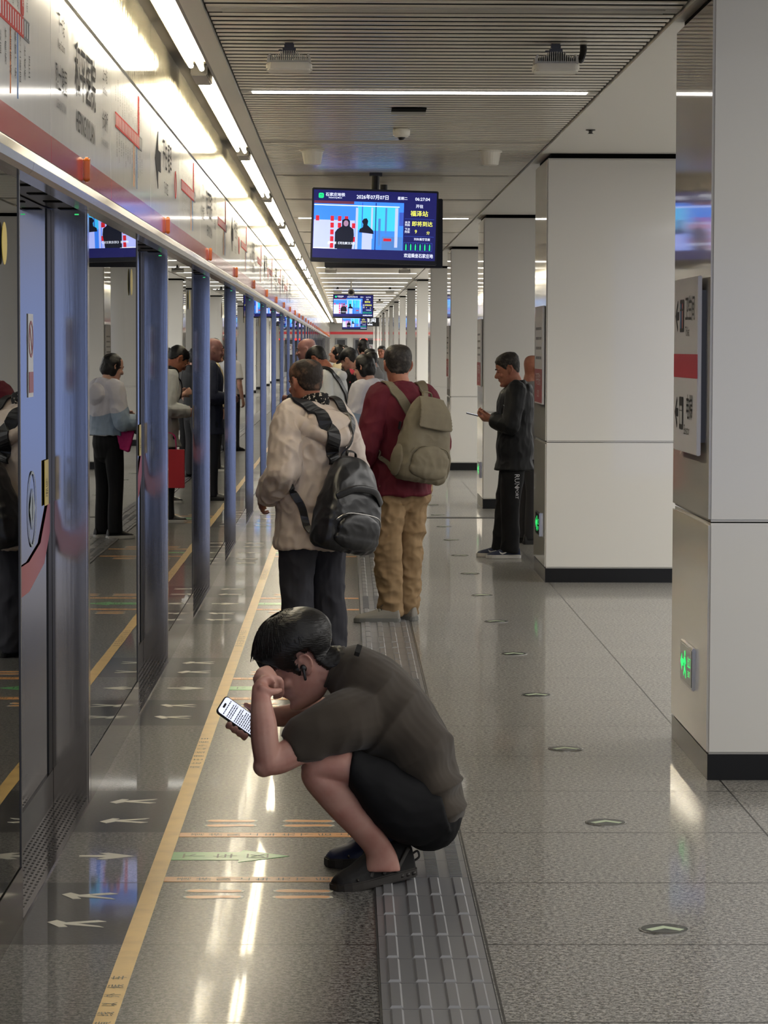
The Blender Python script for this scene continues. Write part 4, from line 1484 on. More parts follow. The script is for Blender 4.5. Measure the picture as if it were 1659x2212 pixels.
def shoe(par, origin, heel, toe, L, colors, lift=0.0, k=1.0, lace=None, swoosh=None, H=1.0):
    """a shoe from heel to toe (points on the floor), children of par"""
    heel, toe = V(heel), V(toe)
    d = (toe - heel)
    d.z = 0
    d.normalize()
    s = V((-d.y, d.x, 0))
    X = Matrix((d, s, V((0, 0, 1)))).transposed().to_4x4()
    M = Matrix.Translation(heel) @ X
    if lift:
        M = Matrix.Translation(heel + d * (L * 0.72)) @ X @ Matrix.Rotation(lift, 4, 'Y') @ Matrix.Translation((-L * 0.72, 0, 0))
    sec = [(0.0, 0.020, 0.050), (0.03, 0.031, 0.092), (0.12, 0.034, 0.094), (0.26, 0.036, 0.090), (0.36, 0.037, 0.090), (0.48, 0.041, 0.086), (0.60, 0.045, 0.074), (0.75, 0.048, 0.061), (0.88, 0.045, 0.052), (0.96, 0.034, 0.043), (1.0, 0.024, 0.032)]
    sec = [(t, w, h * (1 + (H - 1) * (1.0 if t < 0.7 else 0.55))) for t, w, h in sec]
    z0 = 0.022
    vs, fs, seg = [], [], 16
    for t, w, h in sec:
        for q in range(seg):
            g = 2 * math.pi * q / seg
            c, sn = math.cos(g), math.sin(g)
            z = z0 + (max(0, sn) ** 0.85) * (h * k - z0) - (0.006 if sn < 0 else 0)
            y = w * k * math.copysign(abs(c) ** 0.7, c) * (1 - 0.42 * max(0, sn) ** 2)
            vs.append(M @ V((t * L, y, z)))
    for i in range(len(sec) - 1):
        for q in range(seg):
            q2 = (q + 1) % seg
            fs.append((i * seg + q, i * seg + q2, (i + 1) * seg + q2, (i + 1) * seg + q))
    fs += [tuple(range(seg))[::-1], tuple((len(sec) - 1) * seg + q for q in range(seg))]
    mb = MB().add(vs, fs)
    up = solid(mb, 'shoe', 0.0045, colors[0], 3, par, origin)
    out = []
    for t, w, h in sec:
        out.append((t * L, (w + 0.004) * k))
    out[0] = (-0.004, 0.020 * k)
    out[-1] = (L + 0.005, 0.022 * k)
    poly = out + [(x, -y) for x, y in out[::-1]]
    so = MB()
    so.prism(poly, (0, 0, 0.0), (1, 0, 0), (0, 1, 0), (0, 0, 0.030))
    so.xf(M)
    so.build('sole', colors[1], up, None, False, bevel=0.004).matrix_parent_inverse.identity()
    so_o = up.children[-1]
    so_o.data.transform(Matrix.Translation(-V(origin)))
    if lace:
        lb = MB()
        for j in range(5):
            x = L * (0.40 + 0.06 * j)
            zz = 0.090 - 0.0075 * j
            lb.tube([M @ V((x, -0.024 * k, zz - 0.012)), M @ V((x + 0.005, 0, zz + 0.004)), M @ V((x, 0.024 * k, zz - 0.012))], [0.0022] * 3, seg=6, sub=3)
        for q in (-1, 1):
            lb.tube([M @ V((L * 0.38, 0, 0.094)), M @ V((L * 0.36, q * 0.018, 0.112)), M @ V((L * 0.42, q * 0.030, 0.098)), M @ V((L * 0.39, q * 0.006, 0.094))], [0.0018] * 4, seg=6, sub=4)
        lb.v = [p - V(origin) for p in lb.v]
        lb.build('laces', lace, up, None, True)
    if H > 1.1:
        ov = MB()
        for q in (-1, 1):
            for a, b in (((0.10, 0.094), (0.30, 0.034)), ((0.33, 0.098), (0.46, 0.036)), ((0.52, 0.086), (0.62, 0.036))):
                pts = []
                for u in (0.0, 0.5, 1.0):
                    x, z = a[0] + (b[0] - a[0]) * u, a[1] + (b[1] - a[1]) * u
                    w = 0.040 - 0.012 * (1 - u)
                    pts.append(M @ V((x * L, q * w * k * 1.04, z)))
                ov.tube(pts, [(0.007, 0.0035)] * 3, seg=8, sub=4, side=d)
            for j in range(4):
                ov.box((0.05 * L + j * 0.022, q * 0.036 * k - 0.004, 0.010), (0.05 * L + j * 0.022 + 0.012, q * 0.036 * k + 0.004, 0.020), M)
        ov.tube([M @ V((0.80 * L, y * k, 0.034 + 0.022 * (1 - abs(y) / 0.05))) for y in (-0.046, -0.03, 0.0, 0.03, 0.046)], [0.004] * 5, seg=8, sub=4)
        ov.v = [p - V(origin) for p in ov.v]
        ov.build('overlay', colors[1], up, None, True)
    if swoosh is not None:
        for q in (-1, 1):
            sb = MB()
            sw = [(0.36, 0.060), (0.40, 0.040), (0.46, 0.034), (0.56, 0.044), (0.72, 0.066), (0.56, 0.052), (0.47, 0.046), (0.42, 0.050)]
            pts = []
            for t, z in sw:
                pts.append(M @ V(((1.02 - t) * L, q * (0.0425 - 0.22 * max(0, z - 0.045)) * k, z)))
            pts = [p - V(origin) for p in pts]
            sb.add(pts + [p + s * (0.002 * q) for p in pts], [tuple(range(8)), tuple(range(8, 16))] + [(a, (a + 1) % 8, 8 + (a + 1) % 8, 8 + a) for a in range(8)])
            sb.build('side_mark', swoosh, up, None)
    return up


def person(name, loc, phi, H, label, skin='old', head=(0, 0), headoff=(0.0, 0.0), hair=None, hair_m=None, top=None, trousers=None, shoes=None, arms=None,
           feet=None, voxel=0.006, group=None, shs=0.0, hand=None, detail=True, thick=0.006, build=1.0, lean=0.0, fn=None, stoop=0.0, nose=1.0, hs=1.0, hemr=1.0):
    """standing figure: local x = forward, y = its left, z = up; phi turns it left of the camera axis"""
    k = H / 1.67
    root_m = Matrix.Translation(V(loc)) @ Matrix.Rotation(R(90 + phi), 4, 'Z')
    O = V((0, 0, 0))
    g = build
    fe = feet or [((-0.06, 0.10, 6), (-0.06, -0.10, -6))][0]
    body = MB()
    # torso
    sec = [(0.80, 0.0, 0.150, 0.105), (0.90, 0.0, 0.158, 0.115), (1.0, 0.0, 0.145, 0.102), (1.10, 0.0, 0.142, 0.100), (1.22, stoop * 0.2, 0.158, 0.110), (1.33, stoop * 0.6 - 0.01, 0.168, 0.100), (1.395, stoop - 0.012, 0.115, 0.072), (1.43, stoop - 0.005, 0.060, 0.060)]
    TP = [V((x, 0, z * k)) for z, x, a, b in sec]
    body.tube(TP, [(a * g * k * 0.93, b * g * k * 0.93) for z, x, a, b in sec], seg=20, side=(0, 1, 0), sub=3)
    hc = V((0.022 + stoop + headoff[0], headoff[1], H - 0.120 * k + 0.0))
    if headoff[0] > 0.03:
        hc.z -= headoff[0] * 0.45
    Mh = Matrix.Translation(hc) @ Matrix.Rotation(R(head[0]), 4, 'Z') @ Matrix.Rotation(R(head[1]), 4, 'Y')
    body.tube([V((stoop - 0.012, 0, 1.36 * k)), V((stoop - 0.004, 0, 1.43 * k)), Mh @ V((-0.022, 0, -0.055)), Mh @ V((-0.012, 0, 0.0))], [0.062 * k, 0.056 * k, 0.054 * k, 0.05 * k], sub=3)
    hk = k * hs
    head_parts(body, Mh, hk, nose)
    # arms and hands
    shd = [V((stoop * 0.7 - 0.01, q * 0.172 * k * g, 1.345 * k)) for q in (1, -1)]
    A = arms or [((-0.03, 0.24, 1.06), (0.06, 0.22, 0.82)), ((-0.03, -0.24, 1.06), (0.06, -0.22, 0.82))]
    W = []
    for i, q in enumerate((1, -1)):
        el, wr = V(A[i][0]) * k, V(A[i][1]) * k
        arm_parts(body, shd[i], el, wr, k)
        f = (wr - el).normalized()
        if hand and hand[i]:
            hd = hand[i]
            hand_parts(body, wr, hd[0], hd[1], hd[2], k * 0.98, *hd[3:])
        else:
            hand_parts(body, wr, f, (0, q, 0), (1, 0, -0.1), k * 0.98)
    # legs
    LG = []
    for i, q in enumerate((1, -1)):
        hx, hy, fa = fe[i]
        hip = V((0.0, q * 0.085 * k, 0.88 * k))
        ank = V((hx + 0.055, hy, 0.085))
        fwd = V((math.cos(R(fa)), math.sin(R(fa)), 0))
        kn = hip.lerp(ank, 0.52) + fwd * 0.02 + V((0, q * 0.005, 0))
        LG.append((hip, kn, ank, fwd, V((hx, hy, 0))))
        body.tube([hip, hip.lerp(kn, 0.5), kn, kn.lerp(ank, 0.35), ank], [0.080 * k, 0.072 * k, 0.054 * k, 0.052 * k, 0.036 * k], sub=4)
        body.tube([ank, V((hx, hy, 0.042)) + fwd * 0.07], [0.034, 0.022])
    b = solid(body, name, voxel, SK[skin], 3)
    tag(b, label, 'person', group)
    b.matrix_world = root_m
    if detail:
        face_details(Mh, b, O, hk)
    if hair is not None:
        hm = hair_m or HAIR
        hair_shell(b, Mh, 'hair', hm, hair, thick, b, O, hk)
    # trousers
    if trousers:
        tm, wleg, hem, twr = trousers[:4]
        t = MB()
        t.tube([V((0, 0, 0.79 * k)), V((0, 0, 0.86 * k)), V((0, 0, 0.98 * k))], [(0.160 * k * g, 0.115 * k * g), (0.176 * k * g, 0.130 * k * g), (0.160 * k * g, 0.116 * k * g)], side=(0, 1, 0), sub=3, seg=20)
        for hip, kn, ank, fwd, hl in LG:
            low = V((ank.x, ank.y, hem))
            low = kn.lerp(ank, min(1.0, (kn.z - hem) / max(0.01, kn.z - ank.z)))
            low.z = hem
            t.tube([hip + V((0, 0, 0.02)), hip.lerp(kn, 0.5), kn, kn.lerp(low, 0.6), low + fwd * 0.012], [0.098 * k * wleg * g, 0.090 * k * wleg, 0.074 * k * wleg, 0.070 * k * wleg * (0.4 + 0.6 * hemr), 0.072 * k * wleg * hemr], cap='flat', sub=5, seg=18)
        solid(t, trousers[4] if len(trousers) > 4 else 'trousers', max(voxel, 0.006), tm, 3, b, None, twr)
    # top garment
    if top:
        m, hem, fit, wr, sleeve = top[:5]
        t = MB()
        s2 = [(z, x, a, c) for z, x, a, c in sec if z * k > hem + 0.05]
        s2 = [(hem / k, 0.0, 0.160 if hem > 0.7 else 0.165, 0.130)] + s2
        pts, rad = [], []
        for z, x, a, c in s2:
            e = fit if z < 1.30 else fit * (0.75 if z < 1.36 else 0.5)
            pts.append(V((x, 0, z * k)))
            rad.append((a * g * k + e, c * g * k + e))
        t.tube(pts, rad, cap='flat', seg=24, side=(0, 1, 0), sub=4)
        for i, q in enumerate((1, -1)):
            el, wr_ = V(A[i][0]) * k, V(A[i][1]) * k
            sh = shd[i] + V((0, -q * 0.02, 0.0))
            t.tube([sh + V((0, -q * 0.03, 0.015)), sh, sh.lerp(el, 0.5), el], [0.062 * k + fit * 0.6, 0.060 * k + fit * 0.6, 0.052 * k + fit * 0.7, 0.047 * k + fit * 0.7][:4], cap='round' if sleeve != 'short' else 'flat', sub=4) if sleeve == 'long' else \
                t.tube([sh + V((0, -q * 0.03, 0.015)), sh, sh.lerp(el, 0.4), sh.lerp(el, 0.75)], [0.062 * k + fit * 0.6, 0.060 * k + fit * 0.6, 0.056 * k + fit * 0.8, 0.056 * k + fit], cap='flat', sub=4)
            if sleeve == 'long':
                t.tube([el, el.lerp(wr_, 0.4), el.lerp(wr_, 0.85), el.lerp(wr_, 1.0)], [0.047 * k + fit * 0.7, 0.045 * k + fit * 0.7, 0.036 * k + fit * 0.6, 0.034 * k + fit * 0.3], cap='flat', sub=4)
        if fn:
            fn(t, k, Mh)
        solid(t, top[5] if len(top) > 5 else 'jacket', max(voxel, 0.006), m, 3, b, None, wr)
    if shoes:
        for hip, kn, ank, fwd, hl in LG:
            shoe(b, O, hl - fwd * 0.02, hl + fwd * 0.25, 0.275 * k, shoes[:2], 0, k, *(shoes[2:] if len(shoes) > 2 else ()))
    return b, Mh, k


def phone(label, C, L, Wd, m_screen, ln=0.152, wd=0.074):
    """a telephone: C centre, L from its top edge to its lower edge, Wd across; the screen faces L x Wd"""
    L, Wd, C = V(L).normalized(), V(Wd), V(C)
    Wd = (Wd - L * Wd.dot(L)).normalized()
    N = L.cross(Wd)
    M = Matrix.Translation(C) @ Matrix((-L, Wd, N)).transposed().to_4x4()      # x towards the top edge
    r = thing('phone', C, label, 'phone')
    mm = lambda mb: mb.xf(Matrix.Translation(-C) @ M)
    mm(MB().prism(rrect(ln, wd, 0.013, 5), (0, 0, -0.009), (1, 0, 0), (0, 1, 0), (0, 0, 0.009))).build('case', 'black_plastic', r, bevel=0.002)
    mm(MB().prism(rrect(ln - 0.008, wd - 0.008, 0.010, 5), (0, 0, 0.0), (1, 0, 0), (0, 1, 0), (0, 0, 0.0006))).build('screen', m_screen, r)
    mm(MB().prism(rrect(0.007, 0.020, 0.0034, 4), (ln / 2 - 0.014, 0, 0.0006), (1, 0, 0), (0, 1, 0), (0, 0, 0.0005))).build('camera_cutout', 'black_plastic', r)
    return r, M, mm


PHONE_LIT = mat('lit phone screen', (226, 232, 250), 0.3, emit=0.85)
PHONE_TXT = mat('phone text', (40, 44, 56), 0.5)

# ------------------------------------------------------------------ the squatting man
SO = V((0.09, 8.93, 0.0))


def P(px, py, Y):
    return at(px, py, Y) - SO


def outline(mb, rows, n=3, seg=22):
    """tube whose cross-sections run from a back point to a front point (photo positions) with a half-width in depth"""
    pts, rad, prev = [], [], None
    secs = []
    for bk_, fr_, a, Y in rows:
        A, B = P(bk_[0], bk_[1], Y), P(fr_[0], fr_[1], Y)
        secs.append((A, B, a))
    # resample
    m = len(secs)
    rings = []
    for i in range(m - 1):
        for j in range(n if i < m - 2 else n + 1):
            t = j / n
            q = [secs[max(i - 1, 0)], secs[i], secs[i + 1], secs[min(i + 2, m - 1)]]

            def cr(a, b, c, d):
                return 0.5 * ((2 * b) + (c - a) * t + (2 * a - 5 * b + 4 * c - d) * t * t + (3 * b - a - 3 * c + d) * t ** 3)
            rings.append((cr(*[z[0] for z in q]), cr(*[z[1] for z in q]), cr(*[z[2] for z in q])))
    vs, fs = [], []
    for A, B, a in rings:
        c = (A + B) / 2
        u = (A - B) / 2
        for k in range(seg):
            g = 2 * math.pi * k / seg
            vs.append(c + u * math.cos(g) + V((0, 1, 0)) * (a * math.copysign(abs(math.sin(g)) ** 0.85, math.sin(g))))
    L = len(rings)
    for i in range(L - 1):
        for k in range(seg):
            k2 = (k + 1) % seg
            fs.append((i * seg + k, i * seg + k2, (i + 1) * seg + k2, (i + 1) * seg + k))
    fs += [tuple(range(seg))[::-1], tuple((L - 1) * seg + k for k in range(seg))]
    mb.add(vs, fs)


YN, YF, YM = 8.73, 9.14, 8.93
sb = MB()
# trunk under the shirt
outline(sb, [((760, 1440), (722, 1500), 0.06, YM), ((840, 1450), (760, 1560), 0.15, YM), ((925, 1560), (830, 1640), 0.165, YM), ((965, 1650), (880, 1690), 0.15, YM), ((965, 1740), (915, 1740), 0.11, YM), ((955, 1780), (920, 1780), 0.09, YM)])
# head
SHC = P(648, 1429, YM)
pit = R(30)
SMh = Matrix.Translation(SHC) @ Matrix(((-1, 0, 0), (0, -1, 0), (0, 0, 1))).to_4x4() @ Matrix.Rotation(R(6), 4, 'Z') @ Matrix.Rotation(pit, 4, 'Y')
head_parts(sb, SMh, 1.04)
sb.tube([P(770, 1450, YM), P(735, 1445, YM), P(700, 1445, YM), P(668, 1440, YM)], [(0.085, 0.075), (0.068, 0.062), (0.062, 0.062), (0.06, 0.06)], side=(0, 1, 0), sub=3)
# near arm: elbow out in front of the knee, forearm up to the face
nsh, nel, nwr = P(775, 1530, YN + 0.05), P(578, 1648, 8.62), P(563, 1487, 8.68)
sb.tube([nsh, P(700, 1590, YN - 0.02), P(640, 1620, 8.66), P(605, 1640, 8.64), nel], [0.062, 0.056, 0.049, 0.045, 0.040], sub=4)
sb.ell(P(570, 1655, 8.62), (0.034, 0.036, 0.034))
sb.tube([nel, P(572, 1600, 8.62), P(569, 1560, 8.63), P(564, 1515, 8.66), nwr], [0.040, 0.0425, 0.0405, 0.031, (0.022, 0.0275)], sub=4, side=(0, 1, 0))
# near hand bent over at the wrist, knuckles against cheek and mouth
sb.tube([P(563, 1496, 8.68), P(565, 1480, 8.70), P(573, 1467, 8.73), P(588, 1461, 8.78)], [(0.026, 0.025), (0.034, 0.021), (0.040, 0.018), (0.040, 0.016)], side=(0.15, 0.9, 0.35), sub=4)
for i, o in enumerate((-0.032, -0.011, 0.010, 0.030)):
    d = V((0, o, -0.010 * i + 0.004))
    a = P(586, 1462, 8.78) + d
    b_ = P(605, 1469, 8.79) + d
    c = P(607, 1485, 8.80) + d
    e = P(593, 1491, 8.80) + d
    sb.tube([a, b_, c, e], [0.0105, 0.0102, 0.009, 0.0075], seg=10, sub=4)
sb.tube([P(566, 1488, 8.66), P(580, 1494, 8.665), P(594, 1494, 8.68), P(606, 1491, 8.71)], [0.015, 0.0135, 0.0108, 0.008], seg=10, sub=4)
# far arm with the phone hand
fel, fwr = P(722, 1532, 9.20), P(566, 1551, 8.98)
sb.tube([P(800, 1540, YF - 0.04), P(760, 1540, 9.18), fel], [0.06, 0.052, 0.044], sub=3)
sb.tube([fel, P(670, 1539, 9.12), P(620, 1546, 9.05), fwr], [0.043, 0.0435, 0.036, (0.027, 0.021)], sub=4, side=(0, 0.3, 1))
# legs
outline(sb, [((950, 1765), (935, 1725), 0.06, YN + 0.09), ((880, 1740), (855, 1675), 0.07, YN + 0.03), ((770, 1700), (765, 1624), 0.066, YN), ((722, 1688), (708, 1624), 0.060, YN - 0.01), ((690, 1690), (664, 1632), 0.055, YN - 0.01), ((690, 1694), (650, 1658), 0.048, YN - 0.01)], n=4)
outline(sb, [((700, 1650), (655, 1648), 0.048, YN - 0.01), ((722, 1672), (650, 1676), 0.052, YN - 0.01), ((752, 1692), (661, 1702), 0.054, YN - 0.01), ((782, 1728), (684, 1730), 0.056, YN), ((806, 1762), (715, 1764), 0.051, YN), ((827, 1795), (745, 1794), 0.042, YN), ((845, 1822), (772, 1822), 0.036, YN + 0.01), ((858, 1848), (790, 1848), 0.037, YN + 0.02), ((866, 1880), (786, 1880), 0.036, YN + 0.02)], n=4)
sb.tube([P(935, 1750, YF - 0.05), P(830, 1695, YF), P(722, 1668, YF)], [0.06, 0.06, 0.052], sub=3)
sb.tube([P(722, 1668, YF), P(762, 1735, YF), P(800, 1800, YF), P(822, 1850, YF)], [0.05, 0.05, 0.038, 0.035], sub=3)
# the phone and the hand round it
PC = P(520, 1549, 8.88)
PL, PW = V((0.807, 0.05, -0.585)).normalized(), V((0.467, 0.69, 0.552))
PW = (PW - PL * PW.dot(PL)).normalized()
PN = PL.cross(PW)


def ph(l, w, n):
    return PC + PL * l + PW * w + PN * n


sb.tube([fwr + V((0.015, 0, 0)), fwr, ph(0.050, 0.024, -0.034), ph(0.030, 0.006, -0.028), ph(0.015, -0.012, -0.025)], [(0.026, 0.021), (0.027, 0.020), (0.034, 0.018), (0.038, 0.014), (0.036, 0.011)], side=PL, sub=3)
for i, l in enumerate((-0.016, 0.006, 0.027, 0.046)):
    sb.tube([ph(l + 0.004, 0.002, -0.024), ph(l, -0.022, -0.022), ph(l - 0.001, -0.042, -0.019), ph(l - 0.002, -0.0495, -0.008), ph(l - 0.002, -0.047, 0.004)], [0.0105, 0.0100, 0.0093, 0.0088, 0.0078], seg=10, sub=4)
sb.tube([ph(0.060, 0.040, -0.030), ph(0.040, 0.049, -0.016), ph(0.016, 0.051, -0.002), ph(-0.008, 0.044, 0.008)], [0.015, 0.0125, 0.0105, 0.0085], seg=10, sub=4)
man = solid(sb, 'person', 0.0046, SK['young'], 3)
man.location = SO
tag(man, 'squatting young man in dark brown shirt and black shorts reading a phone', 'person')
O0 = V((0, 0, 0))
face_details(SMh, man, O0, 1.04)
# fist nails and phone-hand nails are too small to show; hair
def long_hair(q):
    top = max(0.0, min(1.0, (q.z - 0.0) / 0.06))
    return 0.011 + 0.029 * top


MOP = [(0.11, 0.048), (0.080, 0.040), (0.066, 0.028), (0.054, 0.002), (0.036, -0.012), (0.024, -0.030), (0.013, -0.032), (0.008, 0.020), (-0.032, 0.022), (-0.040, -0.030), (-0.060, -0.068), (-0.11, -0.085)]
hm = MB()
h0 = hair_shell(man, SMh, 'hair_base', HAIR, MOP, long_hair, man, O0, 1.04, 0.0015)
hv = [v.co.copy() for v in h0.data.vertices]
hf = [tuple(p.vertices) for p in h0.data.polygons]
bpy.data.objects.remove(h0)
hm.add(hv, hf)
rnd = random.Random(5)


def lock(rn):
    a = rn.uniform(-1.0, 1.0) * math.pi
    e = rn.uniform(0.25, 1.0)
    # root on the crown, flowing down and forward
    st = V((math.cos(a) * 0.085 * e - 0.01, math.sin(a) * 0.075 * e, 0.04 + 0.105 * math.sqrt(max(0.02, 1 - e * e * 0.85))))
    dn = V((math.cos(a) * 0.55 + 0.25, math.sin(a) * 0.6, -0.75)).normalized()
    out = V((st.x + 0.01, st.y, st.z - 0.02)).normalized()
    ln = rn.uniform(0.03, 0.055)
    p1 = st + (dn + out * 0.55).normalized() * ln * 0.4
    p2 = p1 + dn * ln * 0.4
    p3 = p2 + (dn - out * 0.12).normalized() * ln * 0.35
    lim = zline(MOP, p3.x)
    if p3.z < lim + 0.012 or st.length > 0.150 or (st.x < -0.04 and p3.z < 0.01):
        return None
    return [V((q.x, q.y, q.z)) * 1.04 + out * 0.019 for q in (st, p1, p2, p3)]


strands(hm, SMh, 1500, lock, rnd, 0.0017)
# fringe falling over the brow
for j in range(46):
    y = -0.066 + 0.132 * j / 45 + rnd.uniform(-0.003, 0.003)
    w = math.sqrt(max(0.05, 1 - (y / 0.082) ** 2))
    pts = [V((0.045 * w, y * 0.9, 0.118 - 0.02 * (y / 0.07) ** 2)), V((0.096 * w + 0.004, y, 0.088)), V((0.112 * w, y, 0.055 + rnd.uniform(-0.006, 0.004))), V((0.108 * w, y * 1.02, 0.024 + rnd.uniform(-0.008, 0.014) + 0.10 * max(0, abs(y) - 0.055) * -2))]
    hm.tube([SMh @ (q * 1.04) for q in pts], [(0.006, 0.004), (0.0065, 0.0042), (0.005, 0.003), (0.0012, 0.001)], seg=6, sub=3)
hm.build('hair', HAIR, man, None, True)
# shirt
SHIRT = mat('dark olive brown cotton', (66, 59, 51), 0.85, 0, 0.2, bump=(320, 0.12, 0.0008), sheen=0.12, mix=((58, 52, 46), 5, 0.4, 0.7))
shb = MB()
outline(shb, [((738, 1402), (705, 1482), 0.066, YM), ((758, 1399), (716, 1496), 0.090, YM), ((785, 1398), (722, 1520), 0.140, YM), ((850, 1430), (738, 1570), 0.200, YM), ((905, 1482), (770, 1612), 0.212, YM), ((945, 1540), (812, 1638), 0.212, YM), ((975, 1603), (842, 1664), 0.208, YM),
              ((995, 1690), (885, 1698), 0.200, YM), ((1005, 1752), (908, 1742), 0.190, YM), ((985, 1782), (930, 1772), 0.165, YM)], n=4, seg=28)
shb.tube([P(800, 1540, YN + 0.09), P(740, 1560, YN + 0.0), P(690, 1580, YN - 0.04), P(650, 1602, YN - 0.06), P(625, 1618, YN - 0.07)], [0.098, 0.092, 0.078, 0.066, (0.060, 0.049)], cap='flat', sub=4, seg=20, side=(0, 1, 0))
shb.tube([P(810, 1545, YF - 0.06), P(760, 1550, YF + 0.04), P(700, 1548, YF + 0.05), P(668, 1548, YF + 0.04)], [0.095, 0.085, 0.070, 0.058], cap='flat', sub=4, seg=18)


def shirt_folds(q):
    # pulled folds from the armpit down the side and across the back
    w = q.z * 0.8 - q.x * 0.55 + 0.05 * noise.noise(q * 4)
    f = 1 - abs(math.sin(w * 24 + 2.5 * noise.noise(q * 3.2))) * 1.6
    side = max(0.0, min(1.0, (0.02 - q.y) / 0.10))
    m = max(0.0, noise.noise(q * 3.6 + V((4, 4, 1))) + 0.45)
    return 0.017 * m * f * side


shirt = solid(shb, 'shirt', 0.006, SHIRT, 3, man, None, (0.006, 6.0, (1, 1, 1)), shirt_folds)
# collar rib and small back label
cb = MB()
cp = []
c0, c1 = P(738, 1400, YM), P(704, 1483, YM)
for j in range(25):
    g = 2 * math.pi * j / 24
    cp.append((c0 + c1) / 2 + (c0 - c1) / 2 * math.cos(g) * 1.0 + V((0, 1, 0)) * (0.068 * math.sin(g)))
cb.tube(cp, [(0.012, 0.0055)] * 25, seg=8, side=(0.86, 0, 0.5))
cb.build('collar', SHIRT, shirt, None, True)
LB = MB()
lp = P(772, 1409, 8.80)
LB.prism(rrect(0.017, 0.034, 0.003), lp, V((0.93, 0.0, -0.30)).normalized(), V((-0.2, -0.75, -0.6)).normalized(), V((0.004, -0.004, 0.012)))
LB.build('shirt_label', mat('black rubber label', (22, 21, 20), 0.4), shirt)
# shorts
SHORTS = mat('black shorts cloth', (17, 17, 19), 0.8, 0, 0.2, bump=(300, 0.12, 0.0008))
kb = MB()
kb.ell(P(928, 1765, YM - 0.09), (0.100, 0.115, 0.105))
kb.ell(P(928, 1765, YM + 0.09), (0.100, 0.115, 0.105))
kb.ell(P(925, 1712, YM), (0.105, 0.17, 0.11))
outline(kb, [((975, 1800), (945, 1690), 0.11, YN + 0.09), ((905, 1825), (880, 1662), 0.105, YN + 0.05), ((840, 1808), (845, 1645), 0.096, YN + 0.02), ((792, 1756), (800, 1632), 0.083, YN), ((764, 1712), (775, 1622), 0.074, YN - 0.01), ((752, 1697), (762, 1620), 0.071, YN - 0.01)], n=4)
outline(kb, [((975, 1800), (945, 1690), 0.11, YF - 0.07), ((905, 1815), (880, 1662), 0.105, YF - 0.02), ((850, 1790), (845, 1645), 0.09, YF), ((800, 1735), (800, 1632), 0.078, YF), ((775, 1705), (778, 1630), 0.070, YF)], n=4)
solid(kb, 'shorts', 0.006, SHORTS, 4, man, None, (0.004, 8.0, (1, 1, 1)))
# shoes
SHOE_B = mat('black knit trainer', (24, 23, 23), 0.65, 0, 0.3, bump=(380, 0.25, 0.001))
SOLE_B = mat('black trainer sole', (44, 40, 36), 0.5)
SHOE_N = mat('navy trainer', (38, 48, 84), 0.5, 0, 0.35, bump=(380, 0.2, 0.001))
LACE_B = mat('black laces', (14, 14, 15), 0.7)
s1 = shoe(man, O0, at(893, 1913, 8.86) * 1 - SO + V((0, 0, 0.0)) - V((0, 0, (at(893, 1913, 8.86) - SO).z)), V((at(708, 1925, 8.71).x, 8.70, 0)) - SO, 0.285, (SHOE_B, SOLE_B), R(6), 1.06, LACE_B, None, 1.26)
s2 = shoe(man, O0, V((at(884, 1870, 9.17).x, 9.21, 0)) - SO, V((at(716, 1866, 9.13).x, 9.12, 0)) - SO, 0.28, (SHOE_N, SOLE_B), 0.0, 1.06, LACE_B, None, 1.22)
hl = P(893, 1842, 8.86)
MB().tube([hl + V((-0.006, 0, -0.006)), hl + V((0.012, 0, 0.006)), hl + V((0.018, 0, -0.012)), hl + V((0.004, 0, -0.024))], [0.0035] * 4, seg=8, sub=4).build('heel_loop', SOLE_B, s1, None, True)
# earbud and phone
eb = thing('earbud', SO + SMh @ V((0.003, 0.083, -0.012)), 'black wireless earbud in the squatting man\'s ear', 'earbud')
em = SMh.to_3x3()
MB().ell((0, 0, 0), (0.010, 0.008, 0.012), em).build('bud', 'black_plastic', eb, None, True)
MB().tube([em @ V((0.002, 0.003, -0.004)), em @ V((0.012, 0.004, -0.032))], [0.0052, 0.0046], seg=10).build('stem', 'black_plastic', eb, None, True)
pr, PM, mm = phone('black phone with white page of text in the squatting man\'s hand', SO + PC, PL, PW, PHONE_LIT)
tl = MB()
rr = random.Random(3)
for j in range(17):
    x = 0.050 - j * 0.0068
    if j in (1, 5):
        continue
    w = -0.030
    end = rr.choice((0.026, 0.028, 0.012, 0.024))
    while w < end:
        L = rr.uniform(0.004, 0.010)
        tl.box((x, w, 0.0008), (x + 0.0031, min(w + L, end), 0.0010))
        w += L + 0.0016
mm(tl).build('screen_text', PHONE_TXT, pr)

# ------------------------------------------------------------------ the standing people
def gx(px, Y):
    return at(px, 1300, Y).x


# --- man in grey jacket, back to us, scarf and black rucksack
JAK = mat('pale taupe nylon', (196, 182, 171), 0.45, 0, 0.35, bump=(60, 0.25, 0.003))
SLK = mat('dark slate trousers', (52, 52, 58), 0.8, 0, 0.2, bump=(240, 0.12, 0.001))
BLK_SHOE = mat('black leather shoe', (16, 16, 17), 0.35)
BLK_SOLE = mat('black sole', (12, 12, 12), 0.6)
SCARF = mtl('black patterned scarf', lambda n, vec, x, y, z: n.mix(n.ramp(n.noise(vec, 75, 1), 0.60, 0.64), rgb((20, 19, 20)), rgb((190, 180, 165))))
BALDING = [(0.10, 0.105), (0.06, 0.100), (0.045, 0.062), (0.036, 0.030), (0.024, 0.0), (0.014, -0.012), (0.009, 0.018), (-0.032, 0.022), (-0.040, -0.02), (-0.06, -0.050), (-0.11, -0.066)]
THIN = mat('thinning dark hair', (46, 38, 33), 0.6, 0, 0.25, bump=(120, 0.5, 0.003), mix=((112, 84, 68), 16, 0.50, 0.66))
YA_, PA = 15.3, 40.0
XA = gx(676, YA_)


